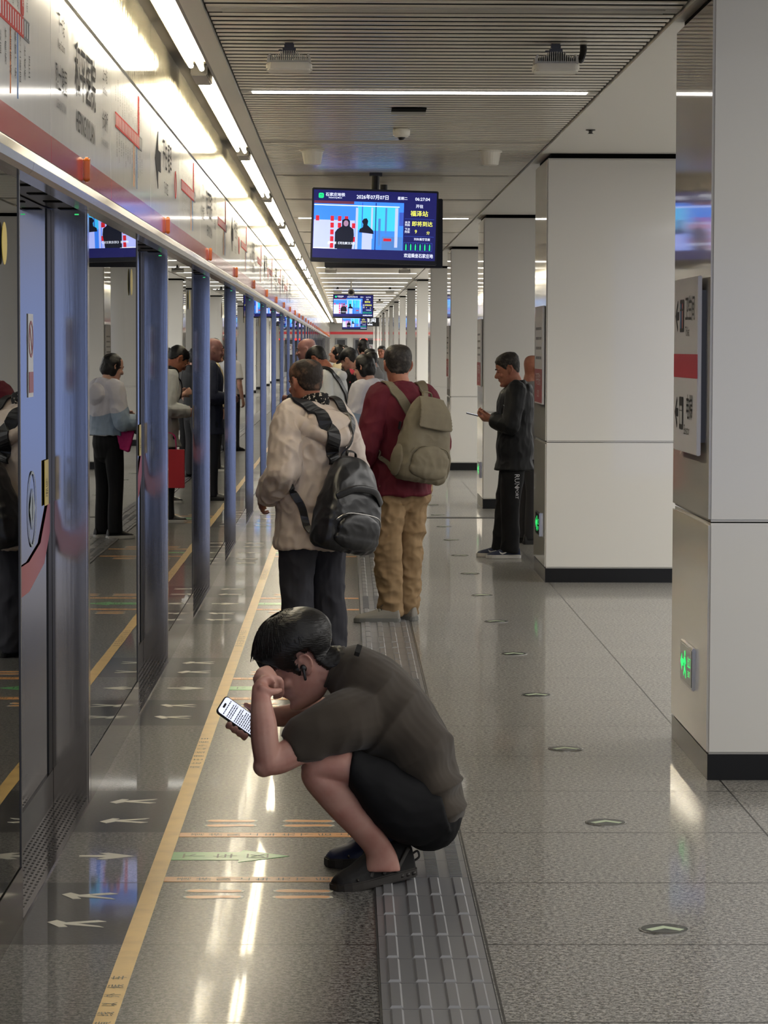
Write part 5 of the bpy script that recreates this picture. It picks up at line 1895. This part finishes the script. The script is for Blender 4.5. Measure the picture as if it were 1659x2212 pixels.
def jacket_hood(t, k, Mh):
    # hood lying on the back and shoulders, raised collar
    t.ell((-0.125, 0.0, 1.30 * k), (0.055, 0.155, 0.085))
    t.tube([V((0.05, 0.165, 1.37 * k)), V((-0.07, 0.160, 1.335 * k)), V((-0.155, 0.085, 1.27 * k)), V((-0.170, 0.0, 1.235 * k)), V((-0.155, -0.085, 1.27 * k)), V((-0.07, -0.160, 1.335 * k)), V((0.05, -0.165, 1.37 * k))], [0.026, 0.034, 0.036, 0.036, 0.036, 0.034, 0.026], sub=4)
    t.tube([V((-0.02, 0, 1.33 * k)), V((-0.01, 0, 1.40 * k))], [0.115, 0.082], cap='flat', sub=3)


pA, MhA, kA = person('person', (XA, YA_, 0), PA, 1.585, 'balding man in long grey hooded jacket and patterned scarf, seen from behind', 'old', (-6, 8), (0.02, 0.0),
                     BALDING, THIN, (JAK, 0.60, 0.052, (0.024, 8.0, (1.2, 1.2, 0.75)), 'long', 'jacket'), (SLK, 1.22, 0.03, (0.016, 7.0, (1, 1, 0.7))), (BLK_SHOE, BLK_SOLE),
                     [((-0.06, 0.262, 1.055), (0.150, 0.215, 0.905)), ((-0.02, -0.27, 1.06), (0.16, -0.20, 0.93))],
                     ((-0.07, 0.11, 8), (-0.09, -0.11, -8)), 0.006, None, fn=jacket_hood, stoop=0.025, build=1.07, thick=0.005, hs=1.09)
cb = MB()
pts = []
for j in range(25):
    g = 2 * math.pi * j / 24
    pts.append(V((0.012 + 0.078 * math.cos(g) + 0.0, 0.076 * math.sin(g), 1.335 - 0.018 * math.cos(g) + 0.035 * (1 - math.cos(g)) * 0.5)))
cb.tube(pts, [(0.034, 0.013)] * 25, seg=12, side=(0, 0, 1))
solid(cb, 'scarf', 0.005, SCARF, 2, pA, None, (0.006, 14, (1, 1, 1)))


def ribbon(pts, w, t, root, garment, free=0):
    """a flat strap lying on the garment; the last `free` tenth parts of its run leave the cloth"""
    from mathutils.bvhtree import BVHTree
    me = next(ch.data for ch in root.children if ch.name.split('.')[0] == garment)
    bv = BVHTree.FromPolygons([v.co for v in me.vertices], [tuple(p.vertices) for p in me.polygons])
    PP, _ = spline([V(p) for p in pts], [(1, 1)] * len(pts), 8)
    Q, N = [], []
    for i, p in enumerate(PP):
        h, n, _, d = bv.find_nearest(p)
        fr = i / (len(PP) - 1)
        k = 1.0 if fr < 1 - free else max(0.0, (1 - fr) / max(free, 1e-3))
        g = h + n * 0.011
        Q.append(g.lerp(p, 1 - k) if (p - h).dot(n) > 0.011 else g)
        N.append(n)
    for _ in range(2):
        Q = [Q[0]] + [(Q[i - 1] + Q[i] * 2 + Q[i + 1]) / 4 for i in range(1, len(Q) - 1)] + [Q[-1]]
        N = [N[0]] + [(N[i - 1] + N[i] + N[i + 1]).normalized() for i in range(1, len(N) - 1)] + [N[-1]]
    vs, fs = [], []
    for i, p in enumerate(Q):
        T = (Q[min(i + 1, len(Q) - 1)] - Q[max(i - 1, 0)]).normalized()
        s_ = N[i].cross(T).normalized()
        n = T.cross(s_).normalized()
        for a, b in ((-1, -0.6), (-0.9, 1), (0.9, 1), (1, -0.6)):
            vs.append(p + s_ * (a * w) + n * (b * t))
    L = len(Q)
    for i in range(L - 1):
        for k in range(4):
            k2 = (k + 1) % 4
            fs.append((i * 4 + k, i * 4 + k2, (i + 1) * 4 + k2, (i + 1) * 4 + k))
    fs += [(3, 2, 1, 0), tuple((L - 1) * 4 + k for k in range(4))]
    return MB().add(vs, fs)


def strap_path(pts, w, t, side):
    m = MB()
    m.tube(pts, [(w, t)] * len(pts), seg=10, side=side, sub=6)
    return m


def rucksack(person_o, label, leather, w, h, d, base, tilt, straps, style):
    """rucksack worn on a back: base = lower centre against the back in the wearer's frame"""
    M = person_o.matrix_world @ Matrix.Translation(V(base)) @ Matrix.Rotation(R(tilt[0]), 4, 'Z') @ Matrix.Rotation(R(tilt[1]), 4, 'X') @ Matrix.Rotation(R(tilt[2]), 4, 'Y')
    r = thing('backpack', (0, 0, 0), label, 'backpack')
    r.matrix_world = M
    b = MB()      # x = towards the wearer, -x = outward
    sc = [(0.0, -0.55, 0.80, 0.62), (0.06, -0.56, 0.98, 0.92), (0.22, -0.54, 1.0, 1.0), (0.45, -0.50, 0.97, 0.94), (0.66, -0.44, 0.86, 0.80), (0.84, -0.36, 0.68, 0.60), (0.95, -0.28, 0.48, 0.42), (1.0, -0.22, 0.30, 0.25)]
    P_, Q_ = [], []
    for t, cx, a, c in sc:
        P_.append(V((cx * d, 0, t * h)))
        Q_.append((a * w / 2, c * d / 2))
    seg = 26
    vs, fs = [], []
    PP, QQ = spline(P_, Q_, 4)
    for p, q in zip(PP, QQ):
        for k in range(seg):
            g = 2 * math.pi * k / seg
            c, s = math.cos(g), math.sin(g)
            vs.append(p + V((0, 1, 0)) * q[0] * math.copysign(abs(c) ** 0.72, c) + V((1, 0, 0)) * q[1] * math.copysign(abs(s) ** 0.72, s))
    n = len(PP)
    for i in range(n - 1):
        for k in range(seg):
            k2 = (k + 1) % seg
            fs.append((i * seg + k, i * seg + k2, (i + 1) * seg + k2, (i + 1) * seg + k))
    fs += [tuple(range(seg))[::-1], tuple((n - 1) * seg + k for k in range(seg))]
    b.add(vs, fs)
    solid(b, 'bag_body', 0.006, leather, 4, r, None, (0.010, 8.0, (1, 1, 0.8)))
    pk = MB()
    pk.ell((-1.02 * d, 0.0, 0.26 * h), (0.035, 0.38 * w, 0.20 * h))
    pk.ell((-1.00 * d, 0.0, 0.16 * h), (0.040, 0.40 * w, 0.12 * h))
    fp = solid(pk, 'front_pocket', 0.006, leather, 4, r, None, (0.005, 9.0, (1, 1, 1)))
    zp = MB()
    zp.tube([V((-0.955 * d, -0.40 * w, 0.34 * h)), V((-1.045 * d, -0.28 * w, 0.425 * h)), V((-1.075 * d, 0.0, 0.445 * h)), V((-1.045 * d, 0.28 * w, 0.425 * h)), V((-0.955 * d, 0.40 * w, 0.34 * h))], [0.0035] * 5, seg=8, sub=5)
    zp.build('zipper', MT['steel_rail'] if style == 'leather' else leather, fp, None, True)
    if style == 'leather':
        tp = MB()
        tp.tube([V((-0.80 * d, -0.40 * w, 0.58 * h)), V((-0.93 * d, -0.20 * w, 0.69 * h)), V((-0.95 * d, 0.0, 0.71 * h)), V((-0.93 * d, 0.20 * w, 0.69 * h)), V((-0.80 * d, 0.40 * w, 0.58 * h))], [(0.020, 0.006)] * 5, seg=10, sub=5, side=(0, 0, 1))
        tp.build('top_flap_seam', leather, r, None, True)
        pl = MB().box((-1.10 * d, -0.30 * w, 0.20 * h), (-1.08 * d, -0.26 * w, 0.28 * h))
        pl.build('zip_pull', MT['steel_rail'], fp)
    else:
        for q in (-1, 1):
            sp_ = MB().ell((-0.50 * d, q * 0.50 * w, 0.22 * h), (0.30 * d, 0.022, 0.20 * h))
            solid(sp_, 'side_pocket', 0.006, leather, 3, r, None, (0.005, 9.0, (1, 1, 1)))
        fl = MB().tube([V((-0.45 * d, 0, 1.0 * h)), V((-0.82 * d, 0, 0.86 * h)), V((-0.99 * d, 0, 0.66 * h))], [(0.26 * w, 0.008), (0.32 * w, 0.009), (0.36 * w, 0.008)], seg=16, side=(0, 1, 0), sub=4)
        solid(fl, 'top_flap', 0.005, leather, 3, r, None, (0.004, 10, (1, 1, 1)))
        bd = MB().prism(rrect(0.022, 0.05, 0.008), (-0.30 * d, 0.487 * w, 0.62 * h), (1, 0, 0), (0, 0, 1), (0, 0.006, 0))
        bd.build('cable_port', MT['black_plastic'], r)
    MB().tube([V((-0.20 * d, -0.03, 0.985 * h)), V((-0.14 * d, -0.025, 1.06 * h)), V((-0.14 * d, 0.025, 1.06 * h)), V((-0.20 * d, 0.03, 0.985 * h))], [(0.012, 0.004)] * 4, seg=8, sub=4, side=(1, 0, 0.3)).build('grab_handle', leather, r, None, True)
    Mi = M.inverted() @ person_o.matrix_world
    for nm, pts, wd, side in straps:
        q = ribbon(pts, wd, 0.005, person_o, 'jacket' if style == 'leather' else 'shirt', 0.25)
        q.xf(Mi)
        q.build(nm, leather, r, None, False)
    return r


LEATH = mat('black soft leather', (24, 24, 27), 0.34, 0, 0.5, bump=(240, 0.18, 0.0015))
kA_ = 1.585 / 1.67
rucksack(pA, 'black leather rucksack slung low on the back of the man in grey', LEATH, 0.385, 0.485, 0.23, (-0.150, 0.035, 0.612), (0, 10, -8), [
    ('shoulder_strap', [(0.05, 0.115, 1.335), (-0.05, 0.115, 1.375), (-0.14, 0.075, 1.30), (-0.195, 0.035, 1.20), (-0.19, 0.02, 1.12), (-0.18, 0.0, 1.05)], 0.038, (0.0, 0.75, 0.35)),
    ('shoulder_strap', [(0.05, -0.13, 1.33), (-0.05, -0.135, 1.365), (-0.14, -0.125, 1.28), (-0.19, -0.09, 1.17), (-0.18, -0.05, 1.05)], 0.026, (0, 1, 0)),
    ('lower_strap', [(0.06, 0.20, 1.00), (-0.06, 0.215, 0.93), (-0.13, 0.20, 0.84), (-0.17, 0.175, 0.74), (-0.19, 0.15, 0.68)], 0.020, (0, 0.5, 0.5))], 'leather')

# --- man in burgundy shirt and khaki trousers with an olive rucksack
BURG = mat('burgundy cotton', (96, 30, 42), 0.75, 0, 0.2, bump=(260, 0.12, 0.001), mix=((82, 24, 36), 4, 0.4, 0.7))
KHA = mat('khaki cotton', (142, 118, 88), 0.85, 0, 0.2, bump=(240, 0.12, 0.001), mix=((128, 104, 76), 6, 0.4, 0.7))
GREY_SHOE = mat('grey mesh trainer', (128, 124, 116), 0.7, 0, 0.3, bump=(300, 0.3, 0.001))
GREY_SOLE = mat('grey sole', (104, 104, 100), 0.6)
YB_, PB = 17.35, 30.0
XB = gx(864, YB_)


def shirt_collar(t, k, Mh):
    t.tube([V((-0.020, 0, 1.365 * k)), V((-0.012, 0, 1.425 * k))], [(0.078, 0.078), (0.068, 0.070)], cap='flat', sub=3)
    t.tube([V((-0.085, 0.0, 1.435 * k)), V((-0.06, 0.06, 1.425 * k)), V((0.01, 0.085, 1.395 * k)), V((0.07, 0.05, 1.355 * k))], [(0.024, 0.010), (0.024, 0.011), (0.024, 0.011), (0.018, 0.009)], sub=3, side=(0, 0.3, 1))
    t.tube([V((-0.085, 0.0, 1.435 * k)), V((-0.06, -0.06, 1.425 * k)), V((0.01, -0.085, 1.395 * k)), V((0.07, -0.05, 1.355 * k))], [(0.024, 0.010), (0.024, 0.011), (0.024, 0.011), (0.018, 0.009)], sub=3, side=(0, 0.3, 1))


pB, MhB, kB = person('person', (XB, YB_, 0), PB, 1.675, 'man in burgundy shirt and khaki trousers, seen from behind on the tactile strip', 'old', (-22, 4), (0.015, 0.0),
                     SHORT, HAIR_GREY, (BURG, 0.775, 0.034, (0.016, 7.5, (1.1, 1.1, 0.75)), 'long', 'shirt'), (KHA, 1.10, 0.045, (0.022, 8.5, (1, 1, 1.1))), (GREY_SHOE, GREY_SOLE, LACE_B),
                     [((-0.055, 0.265, 1.06), (0.150, 0.215, 0.90)), ((-0.03, -0.25, 1.07), (0.15, -0.18, 0.92))],
                     ((-0.055, 0.055, 55), (0.00, -0.095, 22)), 0.006, None, fn=shirt_collar, build=1.04, thick=0.008, hemr=0.84)
OLIVE = mat('olive canvas', (118, 110, 92), 0.75, 0, 0.25, bump=(200, 0.2, 0.0012), mix=((104, 96, 80), 5, 0.4, 0.7))
rucksack(pB, 'olive canvas rucksack on the back of the man in burgundy', OLIVE, 0.335, 0.50, 0.20, (-0.130, 0.020, 0.872), (0, 9, -5), [
    ('shoulder_strap', [(0.085, 0.115, 1.24), (0.055, 0.12, 1.36), (-0.04, 0.115, 1.415), (-0.125, 0.075, 1.355), (-0.165, 0.03, 1.27)], 0.030, (0, 1, 0.2)),
    ('shoulder_strap', [(0.085, -0.125, 1.24), (0.055, -0.13, 1.36), (-0.04, -0.125, 1.415), (-0.125, -0.085, 1.355), (-0.165, -0.04, 1.27)], 0.030, (0, 1, -0.2)),
    ('lower_strap', [(0.05, 0.195, 1.10), (-0.05, 0.20, 1.04), (-0.12, 0.175, 0.97), (-0.16, 0.145, 0.93)], 0.014, (0, 0.4, 0.8))], 'canvas')
cm = thing('camera', (gx(951, 17.6), 17.6, at(951, 952, 17.6).z), 'black camera with purple strap sticking out beside the olive rucksack', 'camera')
MB().box((-0.028, -0.03, -0.045), (0.016, 0.03, 0.040)).box((-0.010, -0.02, 0.030), (0.020, 0.02, 0.056)).build('camera_body', 'black_plastic', cm, bevel=0.008)
MB().lathe([(0.024, 0.0), (0.026, 0.02), (0.026, 0.032), (0.0, 0.032)], (0.012, 0.0, -0.012), 'x').build('lens', 'black_plastic', cm, smooth=False)
MB().tube([(-0.01, -0.02, -0.045), (-0.012, -0.02, -0.065), (-0.03, -0.015, -0.085)], [0.008, 0.008, 0.006], seg=8, sub=3).build('strap', mat('purple strap', (96, 80, 120), 0.6), cm, None, True)

# --- man in black reading his phone beside the second column
BLK = mat('black sports cloth', (20, 21, 24), 0.6, 0, 0.3, bump=(240, 0.1, 0.001))
BLK2 = mat('black track trousers', (18, 18, 20), 0.7, 0, 0.25, bump=(240, 0.1, 0.001))
NAVY_SHOE = mat('navy knit trainer', (34, 42, 66), 0.6, 0, 0.3, bump=(300, 0.25, 0.001))
WHITE_SOLE = mat('white trainer sole', (206, 204, 200), 0.5)
SWOOSH = mat('pale side mark', (210, 210, 212), 0.4)
YC_, PCd = 22.7, 86.0
XC = gx(1110, YC_)


def zip_collar(t, k, Mh):
    t.tube([V((-0.024, 0, 1.36 * k)), V((-0.014, 0, 1.425 * k))], [0.086, 0.074], cap='flat', sub=3)
    t.ell((-0.095, 0, 1.365 * k), (0.040, 0.09, 0.05))


pC, MhC, kC = person('person', (XC, YC_, 0), PCd, 1.625, 'man in black tracksuit leaning by the second column, reading a phone', 'old', (4, 16), (0.035, 0.0),
                     [(0.10, 0.072), (0.090, 0.062), (0.070, 0.052), (0.052, 0.036), (0.040, 0.022), (0.026, 0.004), (0.014, -0.008), (0.009, 0.020), (-0.032, 0.024), (-0.042, -0.014), (-0.06, -0.046), (-0.11, -0.058)], HAIR_GREY,
                     (BLK, 0.70, 0.036, (0.010, 8.0, (1, 1, 0.8)), 'long', 'jacket'), (BLK2, 1.02, 0.05, (0.010, 7.0, (1, 1, 0.7))), (NAVY_SHOE, WHITE_SOLE, LACE_B, SWOOSH),
                     [((0.03, 0.235, 1.08), (0.185, 0.135, 1.125)), ((0.03, -0.235, 1.08), (0.185, -0.125, 1.135))],
                     ((-0.03, 0.07, 10), (0.05, -0.085, -4)), 0.005, None, fn=zip_collar, thick=lambda q: 0.004 + 0.012 * max(0.0, min(1.0, (q.z - 0.05) / 0.05)),
                     hand=[((0.9, -0.45, 0.10), (-0.15, 0.55, -0.75), (0.2, -0.5, 0.8), (30, 45, 35)), ((0.9, 0.45, 0.10), (-0.15, -0.55, -0.75), (0.2, 0.5, 0.8), (30, 45, 35))], nose=0.85, hs=1.04)
kk = 1.625 / 1.67
wl = pC.matrix_world @ V((0.310, 0.0, 1.135 * kk + 0.028))
fw = (pC.matrix_world.to_3x3() @ V((1, 0, 0)))
up = V((0, 0, 1))
sd = fw.cross(up)
phone('black phone held in both hands by the man in black', wl, (-fw * 0.95 - up * 0.22), sd, PHONE_LIT)
t_ = text(None, 'RUN', 0.055, V((-0.02, 0.196, 0.615)), V((0, 0, -1)), V((-1, 0, 0)), None)
t_.add(*(lambda m: (m.v, m.f))(text(None, 'SPORT', 0.034, V((-0.02, 0.196, 0.525)), V((0, 0, -1)), V((-1, 0, 0)), None)))


def onto(body_name, root, mb, lift=0.003):
    """lay flat lettering on the outside of a garment"""
    for ch in root.children:
        if ch.name.split('.')[0] == body_name:
            me = ch.data
            from mathutils.bvhtree import BVHTree
            bv = BVHTree.FromPolygons([v.co for v in me.vertices], [tuple(p.vertices) for p in me.polygons])
            for i, p in enumerate(mb.v):
                h, nrm, _, _ = bv.ray_cast(V((p.x, 0.6, p.z)), V((0, -1, 0)))
                if h is not None:
                    mb.v[i] = h + V((0, lift, 0))
            return ch


g_ = onto('trousers', pC, t_)
t_.build('trouser_lettering', SWOOSH, g_)
cl = MB().prism([(0.0, 0.0), (0.012, -0.010), (0.075, 0.020), (0.014, -0.002)], (0.055, 0.30, 1.215), (-1, 0, 0), (0, 0, 1), (0, 0.001, 0))
cl.v = [V((p.x + 0.04, p.y, p.z)) for p in cl.v]
g_ = onto('jacket', pC, cl)
cl.build('chest_mark', SWOOSH, g_)

# --- shaven-headed man behind him
GREY_T = mat('grey cotton', (120, 120, 122), 0.8)
DARK_T = mat('dark trousers', (34, 34, 38), 0.8)
YD = 24.35
person('person', (gx(1141, YD), YD, 0), -75, 1.60, 'shaven-headed person mostly hidden behind the man in black', 'old', (0, 10), (0.02, 0), None, None,
       (GREY_T, 0.72, 0.03, (0.008, 8, (1, 1, 1)), 'long', 'jacket'), (DARK_T, 1.05, 0.04, None), (BLK_SHOE, BLK_SOLE), None, None, 0.008)

# --- the group further along
WHITE_J = mtl('white and grey windcheater', lambda n, vec, x, y, z: n.mix(n.m('GREATER_THAN', z, 1.08), rgb((168, 168, 166)), rgb((206, 208, 208))), 0.6, 0.3)
LIGHT_J = mtl('white hooded jacket with blue hem', lambda n, vec, x, y, z: n.mix(n.m('MULTIPLY', n.m('LESS_THAN', z, n.m('ADD', 1.13, n.m('MULTIPLY', x, 0.5))), n.m('GREATER_THAN', z, 0.90)), rgb((206, 204, 214)), rgb((150, 168, 190))), 0.55, 0.35)
BLUE_T = mat('light blue trousers', (150, 166, 190), 0.8)
YE = 27.2
pE, MhE, kE = person('person', (gx(716, YE), YE, 0), 72, 1.70, 'man in white windcheater with black strap, head bowed', 'old', (-8, 38), (0.075, 0.0), SHORT, HAIR,
                     (WHITE_J, 0.72, 0.036, (0.010, 8, (1, 1, 0.7)), 'long', 'jacket'), (DARK_T, 1.05, 0.04, None), (BLK_SHOE, WHITE_SOLE),
                     [((-0.02, 0.245, 1.06), (0.20, 0.19, 1.03)), ((-0.02, -0.245, 1.06), (0.20, -0.19, 1.03))], None, 0.007, None, fn=zip_collar, stoop=0.05, build=1.02, thick=0.010)
cs_ = thing('shoulder_bag', (0, 0, 0), 'black crossbody strap and small bag worn by the man in white', 'bag')
cs_.matrix_world = pE.matrix_world
ribbon([(0.13, -0.02, 1.18), (0.13, 0.08, 1.33), (0.06, 0.135, 1.415), (-0.02, 0.15, 1.42), (-0.10, 0.12, 1.36), (-0.155, 0.05, 1.24), (-0.165, -0.05, 1.10), (-0.15, -0.15, 0.98)], 0.026, 0.006, pE, 'jacket').build('strap', 'black_plastic', cs_, None, False)
MB().prism(rrect(0.24, 0.18, 0.03), (-0.11, -0.22, 0.92), (1, 0, 0), (0, 0, 1), (0, -0.07, 0)).build('bag', 'black_plastic', cs_, bevel=0.012)
YN_ = 31.2
NAVY = mat('navy jacket cloth', (30, 36, 58), 0.7, bump=(240, 0.1, 0.001))
FRINGE_B = [(0.10, 0.2), (0.03, 0.19), (0.02, 0.03), (0.012, 0.0), (0.008, 0.02), (-0.03, 0.022), (-0.04, -0.02), (-0.06, -0.05), (-0.075, 0.0), (-0.11, -0.03)]
person('person', (gx(671, YN_), YN_, 0), 80, 1.76, 'bald man in navy jacket, only his pink crown showing above the bowed man', 'pink', (0, 6), (0.03, 0), None, None,
       (NAVY, 0.72, 0.036, (0.010, 8, (1, 1, 0.7)), 'long', 'jacket'), (mat('navy trousers', (24, 27, 38), 0.8), 1.05, 0.04, None), (BLK_SHOE, BLK_SOLE),
       [((-0.02, 0.245, 1.06), (0.20, 0.10, 1.05)), ((-0.02, -0.245, 1.06), (0.20, -0.10, 1.05))], None, 0.008)


def bob(Mh, par, k, m=HAIR, length=0.10, tail=False, nm='hair'):
    mb = MB()
    R3 = Mh.to_3x3()
    t = lambda x, y, z: Mh @ (V((x, y, z)) * k)
    mb.ell(t(-0.016, 0, 0.030), (0.098 * k, 0.086 * k, 0.094 * k), R3)
    mb.ell(t(-0.055, 0, -0.02), (0.060 * k, 0.078 * k, 0.075 * k), R3)
    for q in (-1, 1):
        mb.ell(t(-0.022, q * 0.058, -0.030), (0.040 * k, 0.026 * k, length * 0.7 * k), R3)
    if tail:
        mb.ell(t(-0.115, 0, -0.055), (0.035 * k, 0.030 * k, 0.030 * k), R3)
    return solid(mb, nm, 0.006, m, 3, par, None, (0.006, 18, (1, 1, 0.5)))


YF_ = 24.9
pF, MhF, kF = person('person', (gx(795, YF_), YF_, 0), 52, 1.60, 'woman in white hooded jacket and black trousers, beside the man in burgundy', 'pale', (6, 14), (0.03, 0), None, None,
                     (LIGHT_J, 0.90, 0.040, (0.011, 8, (1, 1, 0.7)), 'long', 'jacket'), (BLK2, 0.95, 0.05, None), (BLK_SHOE, WHITE_SOLE),
                     [((-0.01, 0.255, 1.05), (0.20, 0.235, 1.06)), ((-0.02, -0.245, 1.06), (0.20, -0.12, 1.10))], None, 0.006, None,
                     fn=lambda t, k, Mh: (t.ell((-0.12, 0, 1.30 * k), (0.055, 0.12, 0.10)), t.tube([V((-0.02, 0, 1.34 * k)), V((-0.01, 0, 1.41 * k))], [0.10, 0.08], cap='flat')))
bob(MhF, pF, kF, HAIR, 0.085)
MAG = mat('magenta canvas', (176, 20, 104), 0.7, bump=(240, 0.15, 0.001))
hb = thing('handbag', (gx(756, YF_ - 0.1), YF_ - 0.1, at(756, 978, YF_ - 0.1).z), 'bright pink tote bag hanging from the woman\'s arm', 'bag')
hbm = MB()
hbm.add([(-0.035, -0.06, 0.0), (0.045, -0.06, 0.03), (0.045, 0.06, 0.03), (-0.035, 0.06, 0.0), (-0.085, -0.035, 0.20), (0.085, -0.035, 0.21), (0.085, 0.035, 0.21), (-0.085, 0.035, 0.20)],
        [(0, 3, 2, 1), (4, 5, 6, 7), (0, 1, 5, 4), (1, 2, 6, 5), (2, 3, 7, 6), (3, 0, 4, 7)])
solid(hbm, 'bag_body', 0.006, MAG, 4, hb, None, (0.006, 10, (1, 1, 1)))
for dy in (-0.025, 0.025):
    MB().tube([(-0.055, dy, 0.20), (-0.012, dy * 0.6, 0.33), (0.012, dy * 0.6, 0.365), (0.030, dy * 0.6, 0.33), (0.050, dy, 0.20)], [(0.011, 0.003)] * 5, seg=8, sub=4, side=(0.8, 0.3, 0)).build('bag_handle', MAG, hb, None, True)
fwF = pF.matrix_world.to_3x3() @ V((1, 0, 0))
phone('dark phone in the hand of the woman in white', pF.matrix_world @ V((0.29, 0.235, 1.04)), -fwF - V((0, 0, 0.25)), fwF.cross(V((0, 0, 1))), PHONE_LIT)

FLOR = mtl('black shirt with red flowers', lambda n, vec, x, y, z: n.mix(n.ramp(n.noise(vec, 13, 0.5), 0.66, 0.69), rgb((18, 17, 18)), rgb((196, 70, 84))))
SKIRT = mtl('black skirt with yellow print', lambda n, vec, x, y, z: n.mix(n.ramp(n.noise(vec, 24, 1), 0.55, 0.6), rgb((20, 19, 18)), rgb((190, 160, 96))))
YG = 30.6
pG, MhG, kG = person('person', (gx(765, YG), YG, 0), 66, 1.66, 'person in black cap and black shirt with red flowers, looking down', 'pale', (-4, 22), (0.04, 0), SHORT, HAIR,
                     (FLOR, 0.86, 0.034, (0.008, 8, (1, 1, 0.8)), 'short', 'shirt'), (SKIRT, 1.2, 0.25, None), (BLK_SHOE, WHITE_SOLE),
                     [((-0.01, 0.235, 1.10), (0.20, 0.14, 1.17)), ((-0.02, -0.235, 1.10), (0.20, -0.12, 1.17))], None, 0.007)
R3 = MhG.to_3x3()
cp_ = MB()
cp_.ell(MhG @ V((-0.008, 0, 0.052)), (0.103, 0.086, 0.080), R3)
cap_o = solid(cp_, 'cap', 0.006, BLK, 3, pG)
MB().prism([(0.055 + 0.105 * math.cos(R(a)), 0.076 * math.sin(R(a))) for a in range(-90, 91, 15)], MhG @ V((0.0, 0, 0.048)), R3 @ V((0.98, 0, -0.18)), R3 @ V((0, 1, 0)), R3 @ V((0, 0, 0.006))).build('peak', BLK, cap_o, bevel=0.002)
CREAM = mat('cream knit', (222, 208, 170), 0.85, bump=(200, 0.3, 0.001))
YH = 38.5
pH, MhH, kH = person('person', (gx(733, YH), YH, 0), 74, 1.70, 'woman in cream top with dark tied hair, face raised', 'pale', (4, -10), (0.01, 0), None, None,
                     (CREAM, 0.86, 0.030, (0.008, 8, (1, 1, 0.8)), 'short', 'shirt'), (DARK_T, 1.1, 0.04, None), (BLK_SHOE, WHITE_SOLE), None, None, 0.007)
bob(MhH, pH, kH, HAIR, 0.07, True)
WHITE_T = mat('white cotton', (210, 210, 212), 0.85)
far = [(757, 36.5, 60, 1.66, 'dark-haired person in black standing between the cream top and the cap', BLK, True, 'pale'),
       (746, 46.0, 40, 1.69, 'person in white, hair just visible behind the woman in cream', WHITE_T, True, 'pale'),
       (785, 47.0, 30, 1.80, 'tall person with hair pinned up, in front of the end doors', BLK, True, 'pale'),
       (803, 44.0, 78, 1.645, 'person with dark cap-like hair beside the burgundy man\'s head', BLK, False, 'pale'),
       (824, 60.0, 160, 1.70, 'man facing us far away, just above the burgundy man\'s head', GREY_T, False, 'old'),
       (806, 41.0, 60, 1.60, 'short person hidden behind the burgundy man, only the crown showing', GREY_T, False, 'old')]
for px, Y, ph_, H, lb, m, lng, sk in far:
    q, Mq, kq = person('person', (gx(px, Y), Y, 0), ph_, H, lb, sk, (0, 6), (0.02, 0), None if lng else SHORT, HAIR,
                       (m, 0.80, 0.030, None, 'short', 'shirt'), (DARK_T, 1.08, 0.04, None), (BLK_SHOE, BLK_SOLE), None, None, 0.009)
    if lng:
        bob(Mq, q, kq, HAIR, 0.09, 'pinned' in lb)
# red shopping bag held by the man in white
rb = thing('shopping_bag', (gx(700, 27.0), 26.95, 0.34), 'red paper shopping bag carried by the man in white, seen in the glass', 'bag')
MB().box((-0.15, -0.05, 0.0), (0.15, 0.05, 0.36)).build('bag_body', mat('red paper', (190, 40, 52), 0.5), rb, bevel=0.004)
for dy in (-0.045, 0.045):
    MB().tube([(-0.07, dy, 0.36), (-0.05, dy * 0.6, 0.50), (0.05, dy * 0.6, 0.50), (0.07, dy, 0.36)], [0.004] * 4, seg=6, sub=4).build('bag_handle', MAG, rb, None, True)
